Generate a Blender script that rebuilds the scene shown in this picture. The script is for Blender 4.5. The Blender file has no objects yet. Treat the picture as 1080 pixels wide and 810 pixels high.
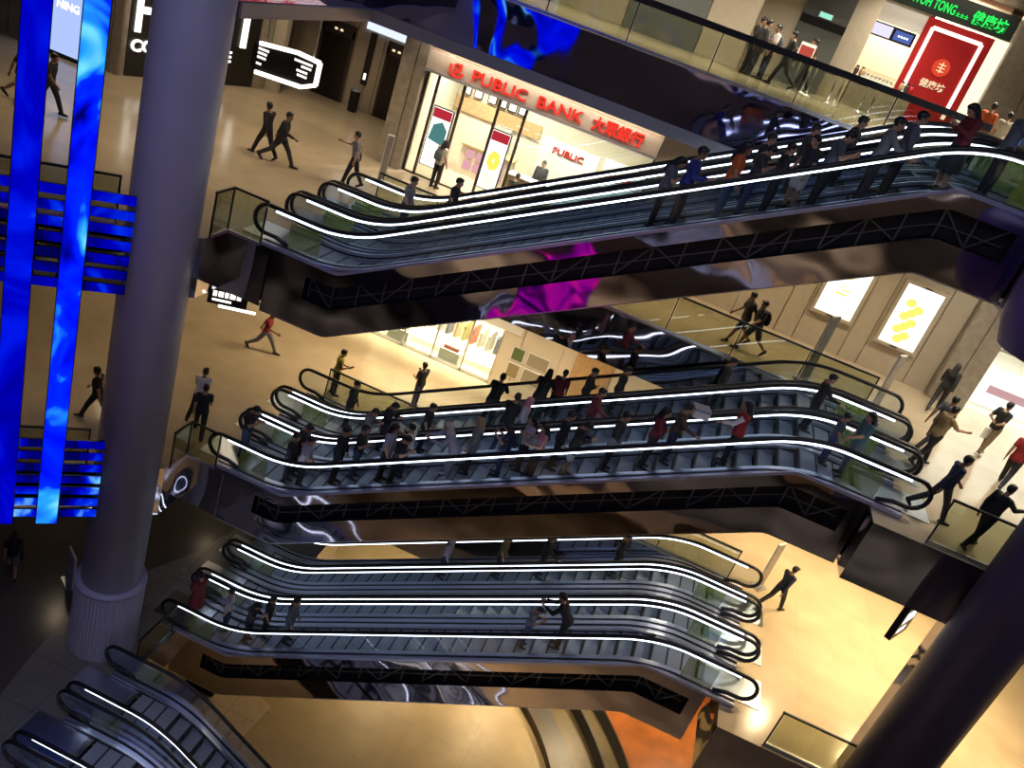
import bpy, bmesh, math, random
from mathutils import Vector, Matrix
random.seed(7)
SC = bpy.context.scene
COL = SC.collection
PI = math.pi
T30 = math.tan(math.radians(30))
# floor levels (camera eye height is z = 0)
Z4, Z3, Z2, Z1 = -1.5, -7.93, -14.36, -20.55
Z0 = Z1 - 6.19

# ------------------------------------------------------------------ helpers
def tag(o, label=None, cat=None, group=None, kind=None):
    if label: o['label'] = label
    if cat: o['category'] = cat
    if group: o['group'] = group
    if kind: o['kind'] = kind
    return o

def empty(name, loc=(0, 0, 0), rz=0.0):
    o = bpy.data.objects.new(name, None)
    COL.objects.link(o)
    o.location = loc
    o.rotation_euler = (0, 0, rz)
    o.empty_display_size = 0.2
    return o

def obj(name, me, mat=None, parent=None, loc=None, rz=None):
    o = bpy.data.objects.new(name, me)
    COL.objects.link(o)
    if mat is not None:
        if len(me.materials) == 0:
            me.materials.append(mat)
        if me.materials[0] != mat:
            o.material_slots[0].link = 'OBJECT'
            o.material_slots[0].material = mat
    if parent is not None: o.parent = parent
    if loc is not None: o.location = loc
    if rz is not None: o.rotation_euler = (0, 0, rz)
    return o

def copy_tree(o, parent=None):
    c = o.copy()
    COL.objects.link(c)
    if parent is not None: c.parent = parent
    for ch in list(o.children):
        copy_tree(ch, c)
    return c

class MB:
    """collects simple solids into one mesh"""
    def __init__(s):
        s.v = []; s.f = []
    def add(s, vs, fs):
        b = len(s.v)
        s.v += [tuple(v) for v in vs]
        s.f += [tuple(b + i for i in f) for f in fs]
        return s
    def box(s, a, b):
        x0, y0, z0 = a; x1, y1, z1 = b
        if x0 > x1: x0, x1 = x1, x0
        if y0 > y1: y0, y1 = y1, y0
        if z0 > z1: z0, z1 = z1, z0
        return s.add([(x0,y0,z0),(x1,y0,z0),(x1,y1,z0),(x0,y1,z0),(x0,y0,z1),(x1,y0,z1),(x1,y1,z1),(x0,y1,z1)],
              [(0,3,2,1),(4,5,6,7),(0,1,5,4),(1,2,6,5),(2,3,7,6),(3,0,4,7)])
    def bar(s, p, q, w, h=None, up=(0,0,1)):
        """rectangular bar between two points"""
        p, q = Vector(p), Vector(q); d = (q - p).normalized(); u = Vector(up)
        if abs(d.dot(u)) > .98: u = Vector((0,1,0))
        sx = d.cross(u).normalized(); uy = sx.cross(d).normalized()
        h = w if h is None else h
        vs = []
        for c in (p, q):
            for a, b in ((-1,-1),(1,-1),(1,1),(-1,1)):
                vs.append(c + sx * (a * w / 2) + uy * (b * h / 2))
        return s.add(vs, [(0,1,2,3),(7,6,5,4),(0,4,5,1),(1,5,6,2),(2,6,7,3),(3,7,4,0)])
    def tube(s, pts, r, n=10, sy=1.0, closed=False):
        pts = [Vector(p) for p in pts]; m = len(pts); rings = []
        for i, p in enumerate(pts):
            a = pts[(i - 1) % m] if (closed or i > 0) else p
            b = pts[(i + 1) % m] if (closed or i < m - 1) else p
            d = (b - a).normalized()
            u = Vector((0,1,0)) if abs(d.y) < .9 else Vector((0,0,1))
            sx = u - d * u.dot(d); sx.normalize(); uy = d.cross(sx)
            rr = r[i] if isinstance(r, (list, tuple)) else r
            rings.append([p + sx * (rr * math.cos(2*PI*k/n)) + uy * (rr * sy * math.sin(2*PI*k/n)) for k in range(n)])
        vs = [v for rg in rings for v in rg]; fs = []
        for i in range(m if closed else m - 1):
            j = (i + 1) % m
            for k in range(n):
                l = (k + 1) % n
                fs.append((i*n+k, i*n+l, j*n+l, j*n+k))
        if not closed:
            fs.append(tuple(range(n-1, -1, -1))); fs.append(tuple((m-1)*n + k for k in range(n)))
        return s.add(vs, fs)
    def cyl(s, c, r, z0, z1, n=24, r1=None):
        r1 = r if r1 is None else r1
        vs = [(c[0]+r*math.cos(2*PI*k/n), c[1]+r*math.sin(2*PI*k/n), z0) for k in range(n)]
        vs += [(c[0]+r1*math.cos(2*PI*k/n), c[1]+r1*math.sin(2*PI*k/n), z1) for k in range(n)]
        fs = [tuple(range(n-1,-1,-1)), tuple(range(n, 2*n))] + [(k,(k+1)%n,n+(k+1)%n,n+k) for k in range(n)]
        return s.add(vs, fs)
    def lathe(s, c, prof, n=24):
        m = len(prof)
        vs = [(c[0]+r*math.cos(2*PI*k/n), c[1]+r*math.sin(2*PI*k/n), z) for r, z in prof for k in range(n)]
        fs = [(i*n+k, i*n+(k+1)%n, (i+1)*n+(k+1)%n, (i+1)*n+k) for i in range(m-1) for k in range(n)]
        fs += [tuple(range(n-1,-1,-1)), tuple((m-1)*n+k for k in range(n))]
        return s.add(vs, fs)
    def ribbon(s, top, bot, y0, y1):
        """solid between two xz paths of equal length, extruded in y"""
        n = len(top); vs = []
        for y in (y0, y1):
            vs += [(x, y, z) for x, z in top] + [(x, y, z) for x, z in bot]
        fs = []
        T0, B0, T1, B1 = 0, n, 2*n, 3*n
        for i in range(n-1):
            fs += [(B0+i,B0+i+1,T0+i+1,T0+i), (T1+i,T1+i+1,B1+i+1,B1+i), (T0+i,T0+i+1,T1+i+1,T1+i), (B0+i+1,B0+i,B1+i,B1+i+1)]
        fs += [(T0,T1,B1,B0), (T0+n-1,B0+n-1,B1+n-1,T1+n-1)]
        return s.add(vs, fs)
    def prism(s, poly, z0, z1):
        n = len(poly)
        vs = [(x,y,z0) for x,y in poly] + [(x,y,z1) for x,y in poly]
        fs = [tuple(range(n-1,-1,-1)), tuple(range(n,2*n))] + [(i,(i+1)%n,n+(i+1)%n,n+i) for i in range(n)]
        return s.add(vs, fs)
    def xzprism(s, poly, y0, y1):
        n = len(poly)
        vs = [(x,y0,z) for x,z in poly] + [(x,y1,z) for x,z in poly]
        fs = [tuple(range(n)), tuple(range(2*n-1,n-1,-1))] + [(i,n+i,n+(i+1)%n,(i+1)%n) for i in range(n)]
        return s.add(vs, fs)
    def ball(s, c, rx, ry, rz, n=16, m=10):
        vs = []; fs = []
        for i in range(1, m):
            t = PI*i/m
            for k in range(n):
                a = 2*PI*k/n
                vs.append((c[0]+rx*math.sin(t)*math.cos(a), c[1]+ry*math.sin(t)*math.sin(a), c[2]+rz*math.cos(t)))
        vs += [(c[0],c[1],c[2]+rz),(c[0],c[1],c[2]-rz)]
        N = (m-1)*n
        for i in range(m-2):
            for k in range(n):
                l=(k+1)%n; fs.append((i*n+k,(i+1)*n+k,(i+1)*n+l,i*n+l))
        for k in range(n):
            l=(k+1)%n; fs.append((N,k,l)); fs.append((N+1,(m-2)*n+l,(m-2)*n+k))
        return s.add(vs, fs)
    def mesh(s, name='m', smooth=False, recalc=True):
        me = bpy.data.meshes.new(name)
        me.from_pydata(s.v, [], s.f)
        if recalc:
            bm = bmesh.new(); bm.from_mesh(me)
            bmesh.ops.recalc_face_normals(bm, faces=bm.faces)
            bm.to_mesh(me); bm.free()
        if smooth:
            for p in me.polygons: p.use_smooth = True
        me.update()
        return me
    def build(s, name, mat, parent=None, smooth=False, loc=None, rz=None):
        return obj(name, s.mesh(name, smooth), mat, parent, loc, rz)

def struct(name, mb, mat, smooth=False, label=None):
    o = mb.build(name, mat, None, smooth)
    o['kind'] = 'structure'
    if label: o['label'] = label
    return o

# ------------------------------------------------------------------ materials
MATS = {}
def new_mat(name):
    m = bpy.data.materials.new(name); m.use_nodes = True
    nt = m.node_tree; nt.nodes.clear()
    out = nt.nodes.new('ShaderNodeOutputMaterial')
    MATS[name] = m
    return m, nt, out

def N(nt, typ, **kw):
    n = nt.nodes.new(typ)
    for k, v in kw.items():
        if k.startswith('i_'):
            n.inputs[k[2:].replace('_', ' ')].default_value = v
        else:
            setattr(n, k, v)
    return n

def ramp(nt, fac, stops):
    r = nt.nodes.new('ShaderNodeValToRGB')
    el = r.color_ramp.elements
    while len(el) < len(stops): el.new(0.5)
    for e, (p, c) in zip(el, stops):
        e.position = p; e.color = (*c, 1)
    nt.links.new(fac, r.inputs['Fac'])
    return r.outputs['Color']

def pbr(name, col, rough=.5, metal=0.0, noise=0.0, nscale=6.0, bump=0.0, bscale=20.0, spec=.5, coat=0.0, bdist=.02):
    m, nt, out = new_mat(name)
    b = N(nt, 'ShaderNodeBsdfPrincipled')
    b.inputs['Base Color'].default_value = (*col, 1)
    b.inputs['Roughness'].default_value = rough
    b.inputs['Metallic'].default_value = metal
    b.inputs['Specular IOR Level'].default_value = spec
    b.inputs['Coat Weight'].default_value = coat
    tc = N(nt, 'ShaderNodeTexCoord')
    if noise:
        nz = N(nt, 'ShaderNodeTexNoise'); nz.inputs['Scale'].default_value = nscale; nz.inputs['Detail'].default_value = 4
        nt.links.new(tc.outputs['Object'], nz.inputs['Vector'])
        lo = tuple(max(0, c*(1-noise)) for c in col); hi = tuple(min(1, c*(1+noise)) for c in col)
        nt.links.new(ramp(nt, nz.outputs['Fac'], [(.3, lo), (.7, hi)]), b.inputs['Base Color'])
    if bump:
        nb = N(nt, 'ShaderNodeTexNoise'); nb.inputs['Scale'].default_value = bscale; nb.inputs['Detail'].default_value = 2
        nt.links.new(tc.outputs['Object'], nb.inputs['Vector'])
        bp = N(nt, 'ShaderNodeBump'); bp.inputs['Strength'].default_value = bump; bp.inputs['Distance'].default_value = bdist
        nt.links.new(nb.outputs['Fac'], bp.inputs['Height'])
        nt.links.new(bp.outputs['Normal'], b.inputs['Normal'])
    nt.links.new(b.outputs['BSDF'], out.inputs['Surface'])
    return m

def emit(name, col, s):
    m, nt, out = new_mat(name)
    e = N(nt, 'ShaderNodeEmission'); e.inputs['Color'].default_value = (*col, 1); e.inputs['Strength'].default_value = s
    nt.links.new(e.outputs[0], out.inputs['Surface'])
    return m

def tile(name, c1, c2, size=1.2, rough=.18, joint=(.03,.03,.03), rot=0.0):
    """polished stone slabs with fine joints"""
    m, nt, out = new_mat(name)
    b = N(nt, 'ShaderNodeBsdfPrincipled')
    tc = N(nt, 'ShaderNodeTexCoord')
    mp = N(nt, 'ShaderNodeMapping'); mp.inputs['Rotation'].default_value = (0,0,rot)
    nt.links.new(tc.outputs['Object'], mp.inputs['Vector'])
    br = N(nt, 'ShaderNodeTexBrick', offset=0.0)
    br.inputs['Color1'].default_value = (*c1,1); br.inputs['Color2'].default_value = (*c2,1); br.inputs['Mortar'].default_value = (*joint,1)
    br.inputs['Scale'].default_value = 1.0; br.inputs['Mortar Size'].default_value = .006
    br.inputs['Brick Width'].default_value = size; br.inputs['Row Height'].default_value = size
    nt.links.new(mp.outputs['Vector'], br.inputs['Vector'])
    nz = N(nt, 'ShaderNodeTexNoise'); nz.inputs['Scale'].default_value = .8; nz.inputs['Detail'].default_value = 6
    nt.links.new(mp.outputs['Vector'], nz.inputs['Vector'])
    mx = N(nt, 'ShaderNodeMix', data_type='RGBA', blend_type='MULTIPLY'); mx.inputs[0].default_value = .55
    nt.links.new(br.outputs['Color'], mx.inputs[6])
    nt.links.new(ramp(nt, nz.outputs['Fac'], [(.3,(.62,.6,.58)),(.7,(1,1,1))]), mx.inputs[7])
    nt.links.new(mx.outputs[2], b.inputs['Base Color'])
    r2 = N(nt, 'ShaderNodeTexNoise'); r2.inputs['Scale'].default_value = 3.0
    nt.links.new(mp.outputs['Vector'], r2.inputs['Vector'])
    mr = N(nt, 'ShaderNodeMapRange'); mr.inputs['To Min'].default_value = rough*.7; mr.inputs['To Max'].default_value = rough*1.3
    nt.links.new(r2.outputs['Fac'], mr.inputs['Value']); nt.links.new(mr.outputs['Result'], b.inputs['Roughness'])
    nt.links.new(b.outputs[0], out.inputs['Surface'])
    return m

def mirror(name, col, rough=.05, scale=.55, dist=.10, strength=.5):
    """polished metal sheet that is not quite flat"""
    m, nt, out = new_mat(name)
    b = N(nt, 'ShaderNodeBsdfPrincipled')
    b.inputs['Base Color'].default_value = (*col,1); b.inputs['Metallic'].default_value = 1; b.inputs['Roughness'].default_value = rough
    g = N(nt, 'ShaderNodeNewGeometry')
    nz = N(nt, 'ShaderNodeTexNoise'); nz.inputs['Scale'].default_value = scale; nz.inputs['Detail'].default_value = 1.0; nz.inputs['Roughness'].default_value = .35
    nt.links.new(g.outputs['Position'], nz.inputs['Vector'])
    bp = N(nt, 'ShaderNodeBump'); bp.inputs['Strength'].default_value = strength; bp.inputs['Distance'].default_value = dist
    nt.links.new(nz.outputs['Fac'], bp.inputs['Height']); nt.links.new(bp.outputs['Normal'], b.inputs['Normal'])
    nt.links.new(b.outputs[0], out.inputs['Surface'])
    return m

def glass(name, tint=(.9,.95,.93), refl=.06):
    m, nt, out = new_mat(name)
    t = N(nt, 'ShaderNodeBsdfTransparent'); t.inputs['Color'].default_value = (*tint,1)
    g = N(nt, 'ShaderNodeBsdfGlossy'); g.inputs['Roughness'].default_value = .02; g.inputs['Color'].default_value = (.9,.9,.9,1)
    lw = N(nt, 'ShaderNodeLayerWeight'); lw.inputs['Blend'].default_value = .25
    ad = N(nt, 'ShaderNodeMath', operation='MULTIPLY_ADD'); ad.inputs[1].default_value = .3; ad.inputs[2].default_value = refl
    nt.links.new(lw.outputs['Fresnel'], ad.inputs[0])
    mx = N(nt, 'ShaderNodeMixShader')
    nt.links.new(ad.outputs[0], mx.inputs[0]); nt.links.new(t.outputs[0], mx.inputs[1]); nt.links.new(g.outputs[0], mx.inputs[2])
    nt.links.new(mx.outputs[0], out.inputs['Surface'])
    return m

def film(name, col, alpha):
    """translucent coloured film stuck on glass"""
    m, nt, out = new_mat(name)
    t = N(nt, 'ShaderNodeBsdfTransparent')
    d = N(nt, 'ShaderNodeBsdfPrincipled'); d.inputs['Roughness'].default_value = .4
    tc = N(nt, 'ShaderNodeTexCoord')
    nz = N(nt, 'ShaderNodeTexNoise'); nz.inputs['Scale'].default_value = 9
    nt.links.new(tc.outputs['Object'], nz.inputs['Vector'])
    nt.links.new(ramp(nt, nz.outputs['Fac'], [(.35, tuple(c*.6 for c in col)), (.65, col)]), d.inputs['Base Color'])
    mx = N(nt, 'ShaderNodeMixShader'); mx.inputs[0].default_value = alpha
    nt.links.new(t.outputs[0], mx.inputs[1]); nt.links.new(d.outputs[0], mx.inputs[2]); nt.links.new(mx.outputs[0], out.inputs['Surface'])
    return m

def led(name, stops, scale, strength, stretch=(1,1,1), seed=0.0, detail=3):
    """LED screen surface showing slow clouds of colour"""
    m, nt, out = new_mat(name)
    g = N(nt, 'ShaderNodeNewGeometry')
    mp = N(nt, 'ShaderNodeMapping'); mp.inputs['Scale'].default_value = stretch; mp.inputs['Location'].default_value = (seed, seed*.7, seed*1.3)
    nt.links.new(g.outputs['Position'], mp.inputs['Vector'])
    nz = N(nt, 'ShaderNodeTexNoise'); nz.inputs['Scale'].default_value = scale; nz.inputs['Detail'].default_value = detail; nz.inputs['Distortion'].default_value = 1.2
    nt.links.new(mp.outputs['Vector'], nz.inputs['Vector'])
    e = N(nt, 'ShaderNodeEmission'); e.inputs['Strength'].default_value = strength
    nt.links.new(ramp(nt, nz.outputs['Fac'], stops), e.inputs['Color'])
    nt.links.new(e.outputs[0], out.inputs['Surface'])
    return m

M_L3 = tile('stone_floor_beige', (.46,.38,.27), (.445,.37,.262), 2.4, .17, joint=(.36,.29,.2))
M_L2 = tile('stone_floor_tan', (.48,.385,.255), (.465,.375,.25), 2.4, .17, joint=(.38,.3,.2))
M_L1 = tile('stone_floor_grey', (.11,.10,.088), (.105,.095,.084), 2.4, .22, joint=(.12,.11,.1))
M_L0 = tile('stone_floor_ground', (0.46,.35,.19), (.45,.34,.185), 2.4, .42, joint=(.3,.23,.12))
M_L4 = tile('stone_floor_sand', (.34,.29,.21), (.33,.28,.2), 2.4, .22, joint=(.22,.19,.14))
M_MIR = mirror('mirror_fascia', (.50,.48,.56), .04, .5, .22, .55)
M_CLAD = mirror('mirror_cladding', (.50,.46,.55), .05, .65, .14, .5)
M_MIRB = mirror('mirror_fascia_reflected_blue', (.36,.37,.70), .04, .5, .22, .55)  # blue tint stands in for reflected LED glow and dark sky
M_CEIL = pbr('ceiling_paint', (.35,.33,.31), .7)
M_COLUMN = pbr('column_paint', (.44,.43,.56), .35, noise=.04, nscale=1.5)
M_COLUMN_SHADE = pbr('column_purple_shade', (.050,.038,.085), .45, noise=.1, nscale=1.2)  # unlit look of the second column put into its dark colour
M_BLACK = pbr('black_rubber', (.006,.006,.007), .35)
M_BLACKM = pbr('black_metal', (.012,.012,.013), .35, .3)
M_STEEL = pbr('brushed_steel', (.62,.65,.72), .28, 1.0, bump=.05, bscale=60)
M_DECK = pbr('deck_aluminium_bluelit', (.60,.62,.86), .34, .8, bump=.04, bscale=40)  # lavender base colour carries the blue LED light on the aluminium
M_STEP = pbr('step_metal', (.34,.36,.43), .45, .35, noise=.15, nscale=25)
M_RISER = pbr('step_dark', (.025,.026,.03), .5, .3)
M_CASE = pbr('casing_dark', (.018,.018,.022), .45, .4)
M_TRUSS = pbr('truss_steel', (.16,.16,.17), .4, .8)
M_GLASS = glass('clear_glass')
M_GLASSB = glass('balustrade_glass', (.86,.90,.93), .02)
M_GLASSG = glass('railing_glass', (.74,.76,.66), .05)
M_STRIP = emit('white_light_strip', (.80,.87,1.0), 4.5)
M_FILM = film('green_film', (.42,.55,.08), .42)
BLUE = [(.30,(.0,.0,.10)),(.44,(.0,.004,.85)),(.55,(.0,.02,1.0)),(.63,(.02,.35,1.0)),(.74,(.25,.85,1.0))]
M_LED = led('led_blue', BLUE, .6, 1.2, (1,1,.8), 4.4)
M_LED2 = led('led_blue_deep', [(.3,(.0,.0,.12)),(.5,(.0,.0,.55)),(.64,(.0,.01,.9)),(.78,(.05,.45,1.0))], .45, 1.0, (1,1,.7), 9.3)
M_LEDF = led('led_fin_blue', [(.38,(.0,.0,.08)),(.5,(.0,.0,.5)),(.58,(.0,.03,.9)),(.68,(.2,.7,1.0))], .7, 1.0, (1,1,.5), 5.1)
M_LEDM = led('led_magenta', [(.42,(.004,.0,.02)),(.52,(.25,.0,.3)),(.6,(.9,.01,.25)),(.72,(.15,.02,1.0))], .6, 1.4, (1,1,1), 1.7)
M_WHITE = pbr('white_paint', (.80,.79,.76), .5)
M_CREAM = pbr('cream_paint', (.70,.63,.50), .5)
M_BEIGE = pbr('beige_panel', (.44,.385,.30), .45, noise=.05)
M_STONE = pbr('brown_stone', (.27,.235,.19), .4, noise=.18, nscale=5)
M_GREYPANEL = pbr('grey_panel', (.13,.14,.14), .45)
M_GREENGLASS = pbr('frosted_green', (.30,.36,.30), .4)
M_WOOD = pbr('wood_band', (.50,.32,.16), .45, noise=.2, nscale=14)
M_BROWN = pbr('dark_brown', (.05,.035,.025), .4)
M_DOORB = pbr('bronze_door', (.035,.028,.022), .3, .6)
M_RED = pbr('red_panel', (.42,.012,.015), .4)
M_RAILBLK = pbr('handrail_black', (.010,.010,.010), .4)
E_WHITE = emit('glow_white', (1.0,.97,.90), 1.6)
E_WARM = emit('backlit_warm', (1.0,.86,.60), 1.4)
E_RED = emit('red_letters', (1.0,.05,.03), 1.0)
E_GREEN = emit('green_letters', (.03,.85,.12), 1.2)
E_COOL = emit('cool_screen', (.45,.58,1.0), 1.0)
E_FRAME = emit('white_neon', (1.0,.93,.80), 2.6)
E_TXT = emit('white_letters', (1.0,.96,.86), 1.8)
E_TXTW = emit('warm_letters', (1.0,.80,.48), 1.1)
M_BOARD = pbr('sign_board_stone', (.55,.46,.37), .5)
M_BEAM = pbr('grey_beam', (.30,.29,.31), .35)
E_LIGHT = emit('downlight_lens', (1.0,.82,.58), 7.0)
E_EXIT = emit('exit_green', (.35,.9,.7), 1.0)

# ------------------------------------------------------------------ text
def text_mesh(s, size, ext=.02, bold=0.0, align='LEFT', sx=1.0):
    cu = bpy.data.curves.new('txt', 'FONT')
    cu.body = s; cu.size = size; cu.extrude = ext; cu.offset = bold; cu.align_x = align
    cu.resolution_u = 3
    o = bpy.data.objects.new('txt', cu); COL.objects.link(o)
    dg = bpy.context.evaluated_depsgraph_get(); dg.update()
    me = bpy.data.meshes.new_from_object(o.evaluated_get(dg))
    bpy.data.objects.remove(o)
    # stand it up: text x -> x, y -> z, facing -y
    for v in me.vertices:
        x, y, z = v.co
        v.co = (x*sx, -z, y)
    me.update()
    return me

def text(name, s, size, mat, loc, parent=None, ext=.02, bold=0.0, align='LEFT', sx=1.0, rz=None):
    me = text_mesh(s, size, ext, bold, align, sx)
    me.materials.clear()
    return obj(name, me, mat, parent, loc, rz)
# ------------------------------------------------------------------ floors
def slab(name, poly, z, thick, mtop, mside, mbot):
    me = MB().prism(poly, z - thick, z).mesh(name)
    for m in (mtop, mside, mbot): me.materials.append(m)
    for p in me.polygons:
        p.material_index = 0 if p.normal.z > .5 else (2 if p.normal.z < -.5 else 1)
    o = bpy.data.objects.new(name, me); COL.objects.link(o); o['kind'] = 'structure'
    return o

slab('floor_upper', [(-24,8.0),(-20,8.3),(-11.2,15.62),(-10.1,16.75),(-10.1,23.2),(5.75,23.2),(5.75,17.0),(18,17.0),(18,44),(-24,44)], Z4, 1.65, M_L4, M_MIRB, M_CEIL)
slab('floor_bank', [(-28,5.0),(-24,5.0),(-11.2,15.62),(-9.92,16.75),(-9.92,17.66),(-8.78,17.66),(-8.78,22.85),(5.72,22.85),(5.72,17.0),(18,17.0),(18,40),(-28,40)], Z3, 1.5, M_L3, M_MIR, M_CEIL)
slab('floor_shop', [(-28,5.0),(-24,5.0),(-11.2,15.62),(-9.92,16.75),(-9.92,17.66),(-8.80,17.66),(-8.80,22.85),(5.13,22.85),(5.13,16.85),(18,16.85),(18,40),(-28,40)], Z2, 1.5, M_L2, M_MIR, M_CEIL)
slab('floor_lower', [(-28,3.0),(-9.32,3.0),(-9.32,15.75),(-9.25,15.75),(-9.25,22.85),(-7.5,22.85),(-7.5,27.0),(18,27.0),(18,40),(-28,40)], Z1, 1.2, M_L1, M_MIR, M_CEIL)
slab('floor_ground', [(-28,-12),(20,-12),(20,44),(-28,44)], Z0, .4, M_L0, M_L0, M_L0)
# storeys on the photographer's side of the void
slab('floor_near_upper', [(-26,-12),(20,-12),(20,-.6),(-26,-.6)], Z4, 1.6, M_L4, M_MIR, M_CEIL)
slab('floor_near_bank', [(-26,-12),(20,-12),(20,-.6),(-26,-.6)], Z3, 1.5, M_L3, M_MIR, M_CEIL)
slab('floor_near_shop', [(-26,-12),(20,-12),(20,-.6),(-26,-.6)], Z2, 1.5, M_L2, M_MIR, M_CEIL)

slab('floor_near_lower', [(-26,-12),(20,-12),(20,-.6),(-26,-.6)], Z1, 1.2, M_L1, M_MIR, M_CEIL)
# grey band under the mirrored fascia of the upper floor
m = MB().box((-10.08,23.14,-3.17),(5.7,23.2,-2.86)); m.box((-10.1,16.9,-3.17),(-10.04,23.2,-2.86))
struct('trim_1', m, M_BEAM)
# pale curved border in the lower floor, laid flush as stone inlay
def inlay(name, poly, z, mat):
    return struct(name, MB().prism(poly, z - .02, z + .004), mat)
arc = [(-14.2 + 0, 9.0)]
M_L1B = tile('stone_border_grey', (.21,.20,.185), (.20,.19,.175), 1.5, .25)
M_L1T = tile('stone_border_tan', (.42,.36,.27), (.40,.34,.25), 1.5, .25)
cpts = [(-10.9,10.0),(-11.2,12.4),(-11.45,13.4),(-11.8,15.0),(-11.98,16.6),(-11.75,18.2),(-11.35,19.5),(-10.75,21.0),(-10.45,22.7),(-10.4,24.5)]
inlay('floor_lower_border', cpts + [(-9.4,24.5),(-9.4,10.0)], Z1, M_L1B)

# ceilings and outer walls
struct('ceiling_top', MB().box((-24,17,3.3),(18,44,3.5)), pbr('ceiling_dark', (.02,.02,.022), .6))
struct('wall_outer_right', MB().box((17.6,16.9,Z0),(18.0,44,3.3)), M_BEIGE)
struct('wall_outer_back', MB().box((-28,40,Z0),(18,40.3,3.3)), M_BEIGE)
struct('wall_outer_left', MB().box((-28.3,5,Z0),(-28,40,3.3)), M_BEIGE)
struct('wall_near', MB().box((-26,-12.3,Z0),(20,-12,3.3)), pbr('near_wall_dark', (.30,.27,.26), .6))

# ------------------------------------------------------------------ columns
def column(x, y, r, mat, label):
    c = empty('column', (x, y, Z1)); tag(c, label, 'column')
    h = 6.0 - Z1
    m = MB(); m.lathe((0,0), [(r,2.42),(r,h)], 56); m.build('shaft', mat, c, True)
    # fluted base casing
    n = 56; prof = []
    vs = []
    for zi, (rr, z) in enumerate([(r+.13,0),(r+.13,2.3)]):
        for k in range(n*2):
            a = PI*k/n; q = rr - (.022 if k % 2 else 0)
            vs.append((q*math.cos(a), q*math.sin(a), z))
    nn = n*2
    fs = [(k,(k+1)%nn,nn+(k+1)%nn,nn+k) for k in range(nn)] + [tuple(range(nn-1,-1,-1)), tuple(range(nn,2*nn))]
    b = MB().add(vs, fs); b.build('base_casing', mat, c)
    m = MB(); m.lathe((0,0), [(r+.02,2.3),(r+.15,2.3),(r+.15,2.36),(r+.02,2.42)], 56); m.build('collar', mat, c, True)
    return c
column(-10.72, 16.36, .77, M_COLUMN, 'tall pale grey round column with fluted base, at the escalators\' lower ends')
column(8.38, 16.0, .72, M_COLUMN_SHADE, 'round column with purple shade in its colour, in front of the mirrored pier')
# mirrored pier behind the dark column
struct('wall_pier', MB().box((8.15,16.95,Z2),(9.75,17.6,Z3-1.5)), M_MIR)
# rounded purple drum under the upper landing
t = empty('drum_bulkhead', (6.4,15.75,-3.4)); tag(t, 'rounded purple drum casing below the top landing', 'bulkhead')
b = MB(); b.lathe((0,0), [(.6,0),(.95,.07),(1.12,.5),(1.16,1.1),(1.1,1.55),(.8,1.74),(.5,1.78)], 48)
b.build('shell', pbr('drum_purple', (.09,.05,.24), .45), t, True)
MB().box((-.35,.9,.6),(.35,1.25,1.2)).build('mounting_arm', M_BLACKM, t)

# ------------------------------------------------------------------ railings
def railing(pts, z, label, h=1.1, seg=1.6, mat=M_GLASSG, top=.05, toph=.05, group=None, every_post=True):
    r = empty('glass_railing', (pts[0][0], pts[0][1], z)); tag(r, label, 'railing', group)
    L = lambda p: Vector((p[0]-pts[0][0], p[1]-pts[0][1], 0))
    rail = MB(); base = MB()
    for a, b in zip(pts[:-1], pts[1:]):
        A, B = L(a), L(b); d = B - A; n = max(1, round(d.length/seg))
        e = d.normalized() * top * .5
        rail.bar(A + Vector((0,0,h)) - e, B + Vector((0,0,h)) + e, top, toph)
        base.bar(A + Vector((0,0,.05)), B + Vector((0,0,.05)), .06, .08)
        for i in range(n):
            p = A + d*(i/n); q = A + d*((i+1)/n); g = d.normalized()*.03
            m = MB().bar(p + g + Vector((0,0,(h+.07)/2)), q - g + Vector((0,0,(h+.07)/2)), .014, h-.12); m.build('glass_panel', mat, r)
            if i or True:
                MB().bar(p, p + Vector((0,0,h)), .035).build('post', M_BLACKM, r)
    MB().bar(L(pts[-1]), L(pts[-1]) + Vector((0,0,h)), .035).build('post', M_BLACKM, r)
    rail.build('handrail', M_RAILBLK, r); base.build('base_channel', M_STEEL, r)
    return r
railing([(-9.86,16.85),(-9.86,17.56),(-9.0,17.56)], Z3, 'short glass railing corner beside the bank floor escalator newel', seg=1.0)
railing([(-24,5.15),(-16.5,11.33),(-11.35,15.60)], Z3, 'glass railing on the bank floor edge above the blue fins', seg=1.9)
railing([(-9.86,16.85),(-9.86,17.56),(-9.0,17.56)], Z2, 'short glass railing corner beside the middle escalator newel', seg=1.0)
railing([(-24,5.15),(-16.5,11.33),(-11.35,15.60)], Z2, 'glass railing of the middle storey left of the grey column', seg=1.9)
railing([(-9.95,23.3),(5.3,23.3)], Z4, 'long dark handrail along the upper floor above the blue mirrored fascia', top=.09, toph=.16, seg=2.2)
railing([(-8.6,22.95),(-5.0,22.95)], Z3, 'glass railing behind the top escalators before the bank', seg=1.8)
railing([(-1.5,22.95),(5.9,22.95)], Z3, 'glass railing before the wall of lightboxes', seg=1.9)
railing([(6.95,17.12),(13.0,17.12)], Z4, 'glass railing along the upper landing right of the top escalators', seg=1.9)
railing([(6.85,17.12),(13.0,17.12)], Z3, 'glass railing on the landing where people leave the middle escalators', seg=1.9)
railing([(-8.6,22.95),(5.0,22.95)], Z2, 'long glass railing before the brightly lit shop', seg=2.2)
railing([(6.3,16.98),(12.0,16.98)], Z2, 'glass railing on the warm landing beside the lowest escalators', seg=1.9)
railing([(-9.33,15.95),(-9.33,17.55)], Z1, 'short glass railing between the lowest and the descending escalators', seg=1.7)

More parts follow.
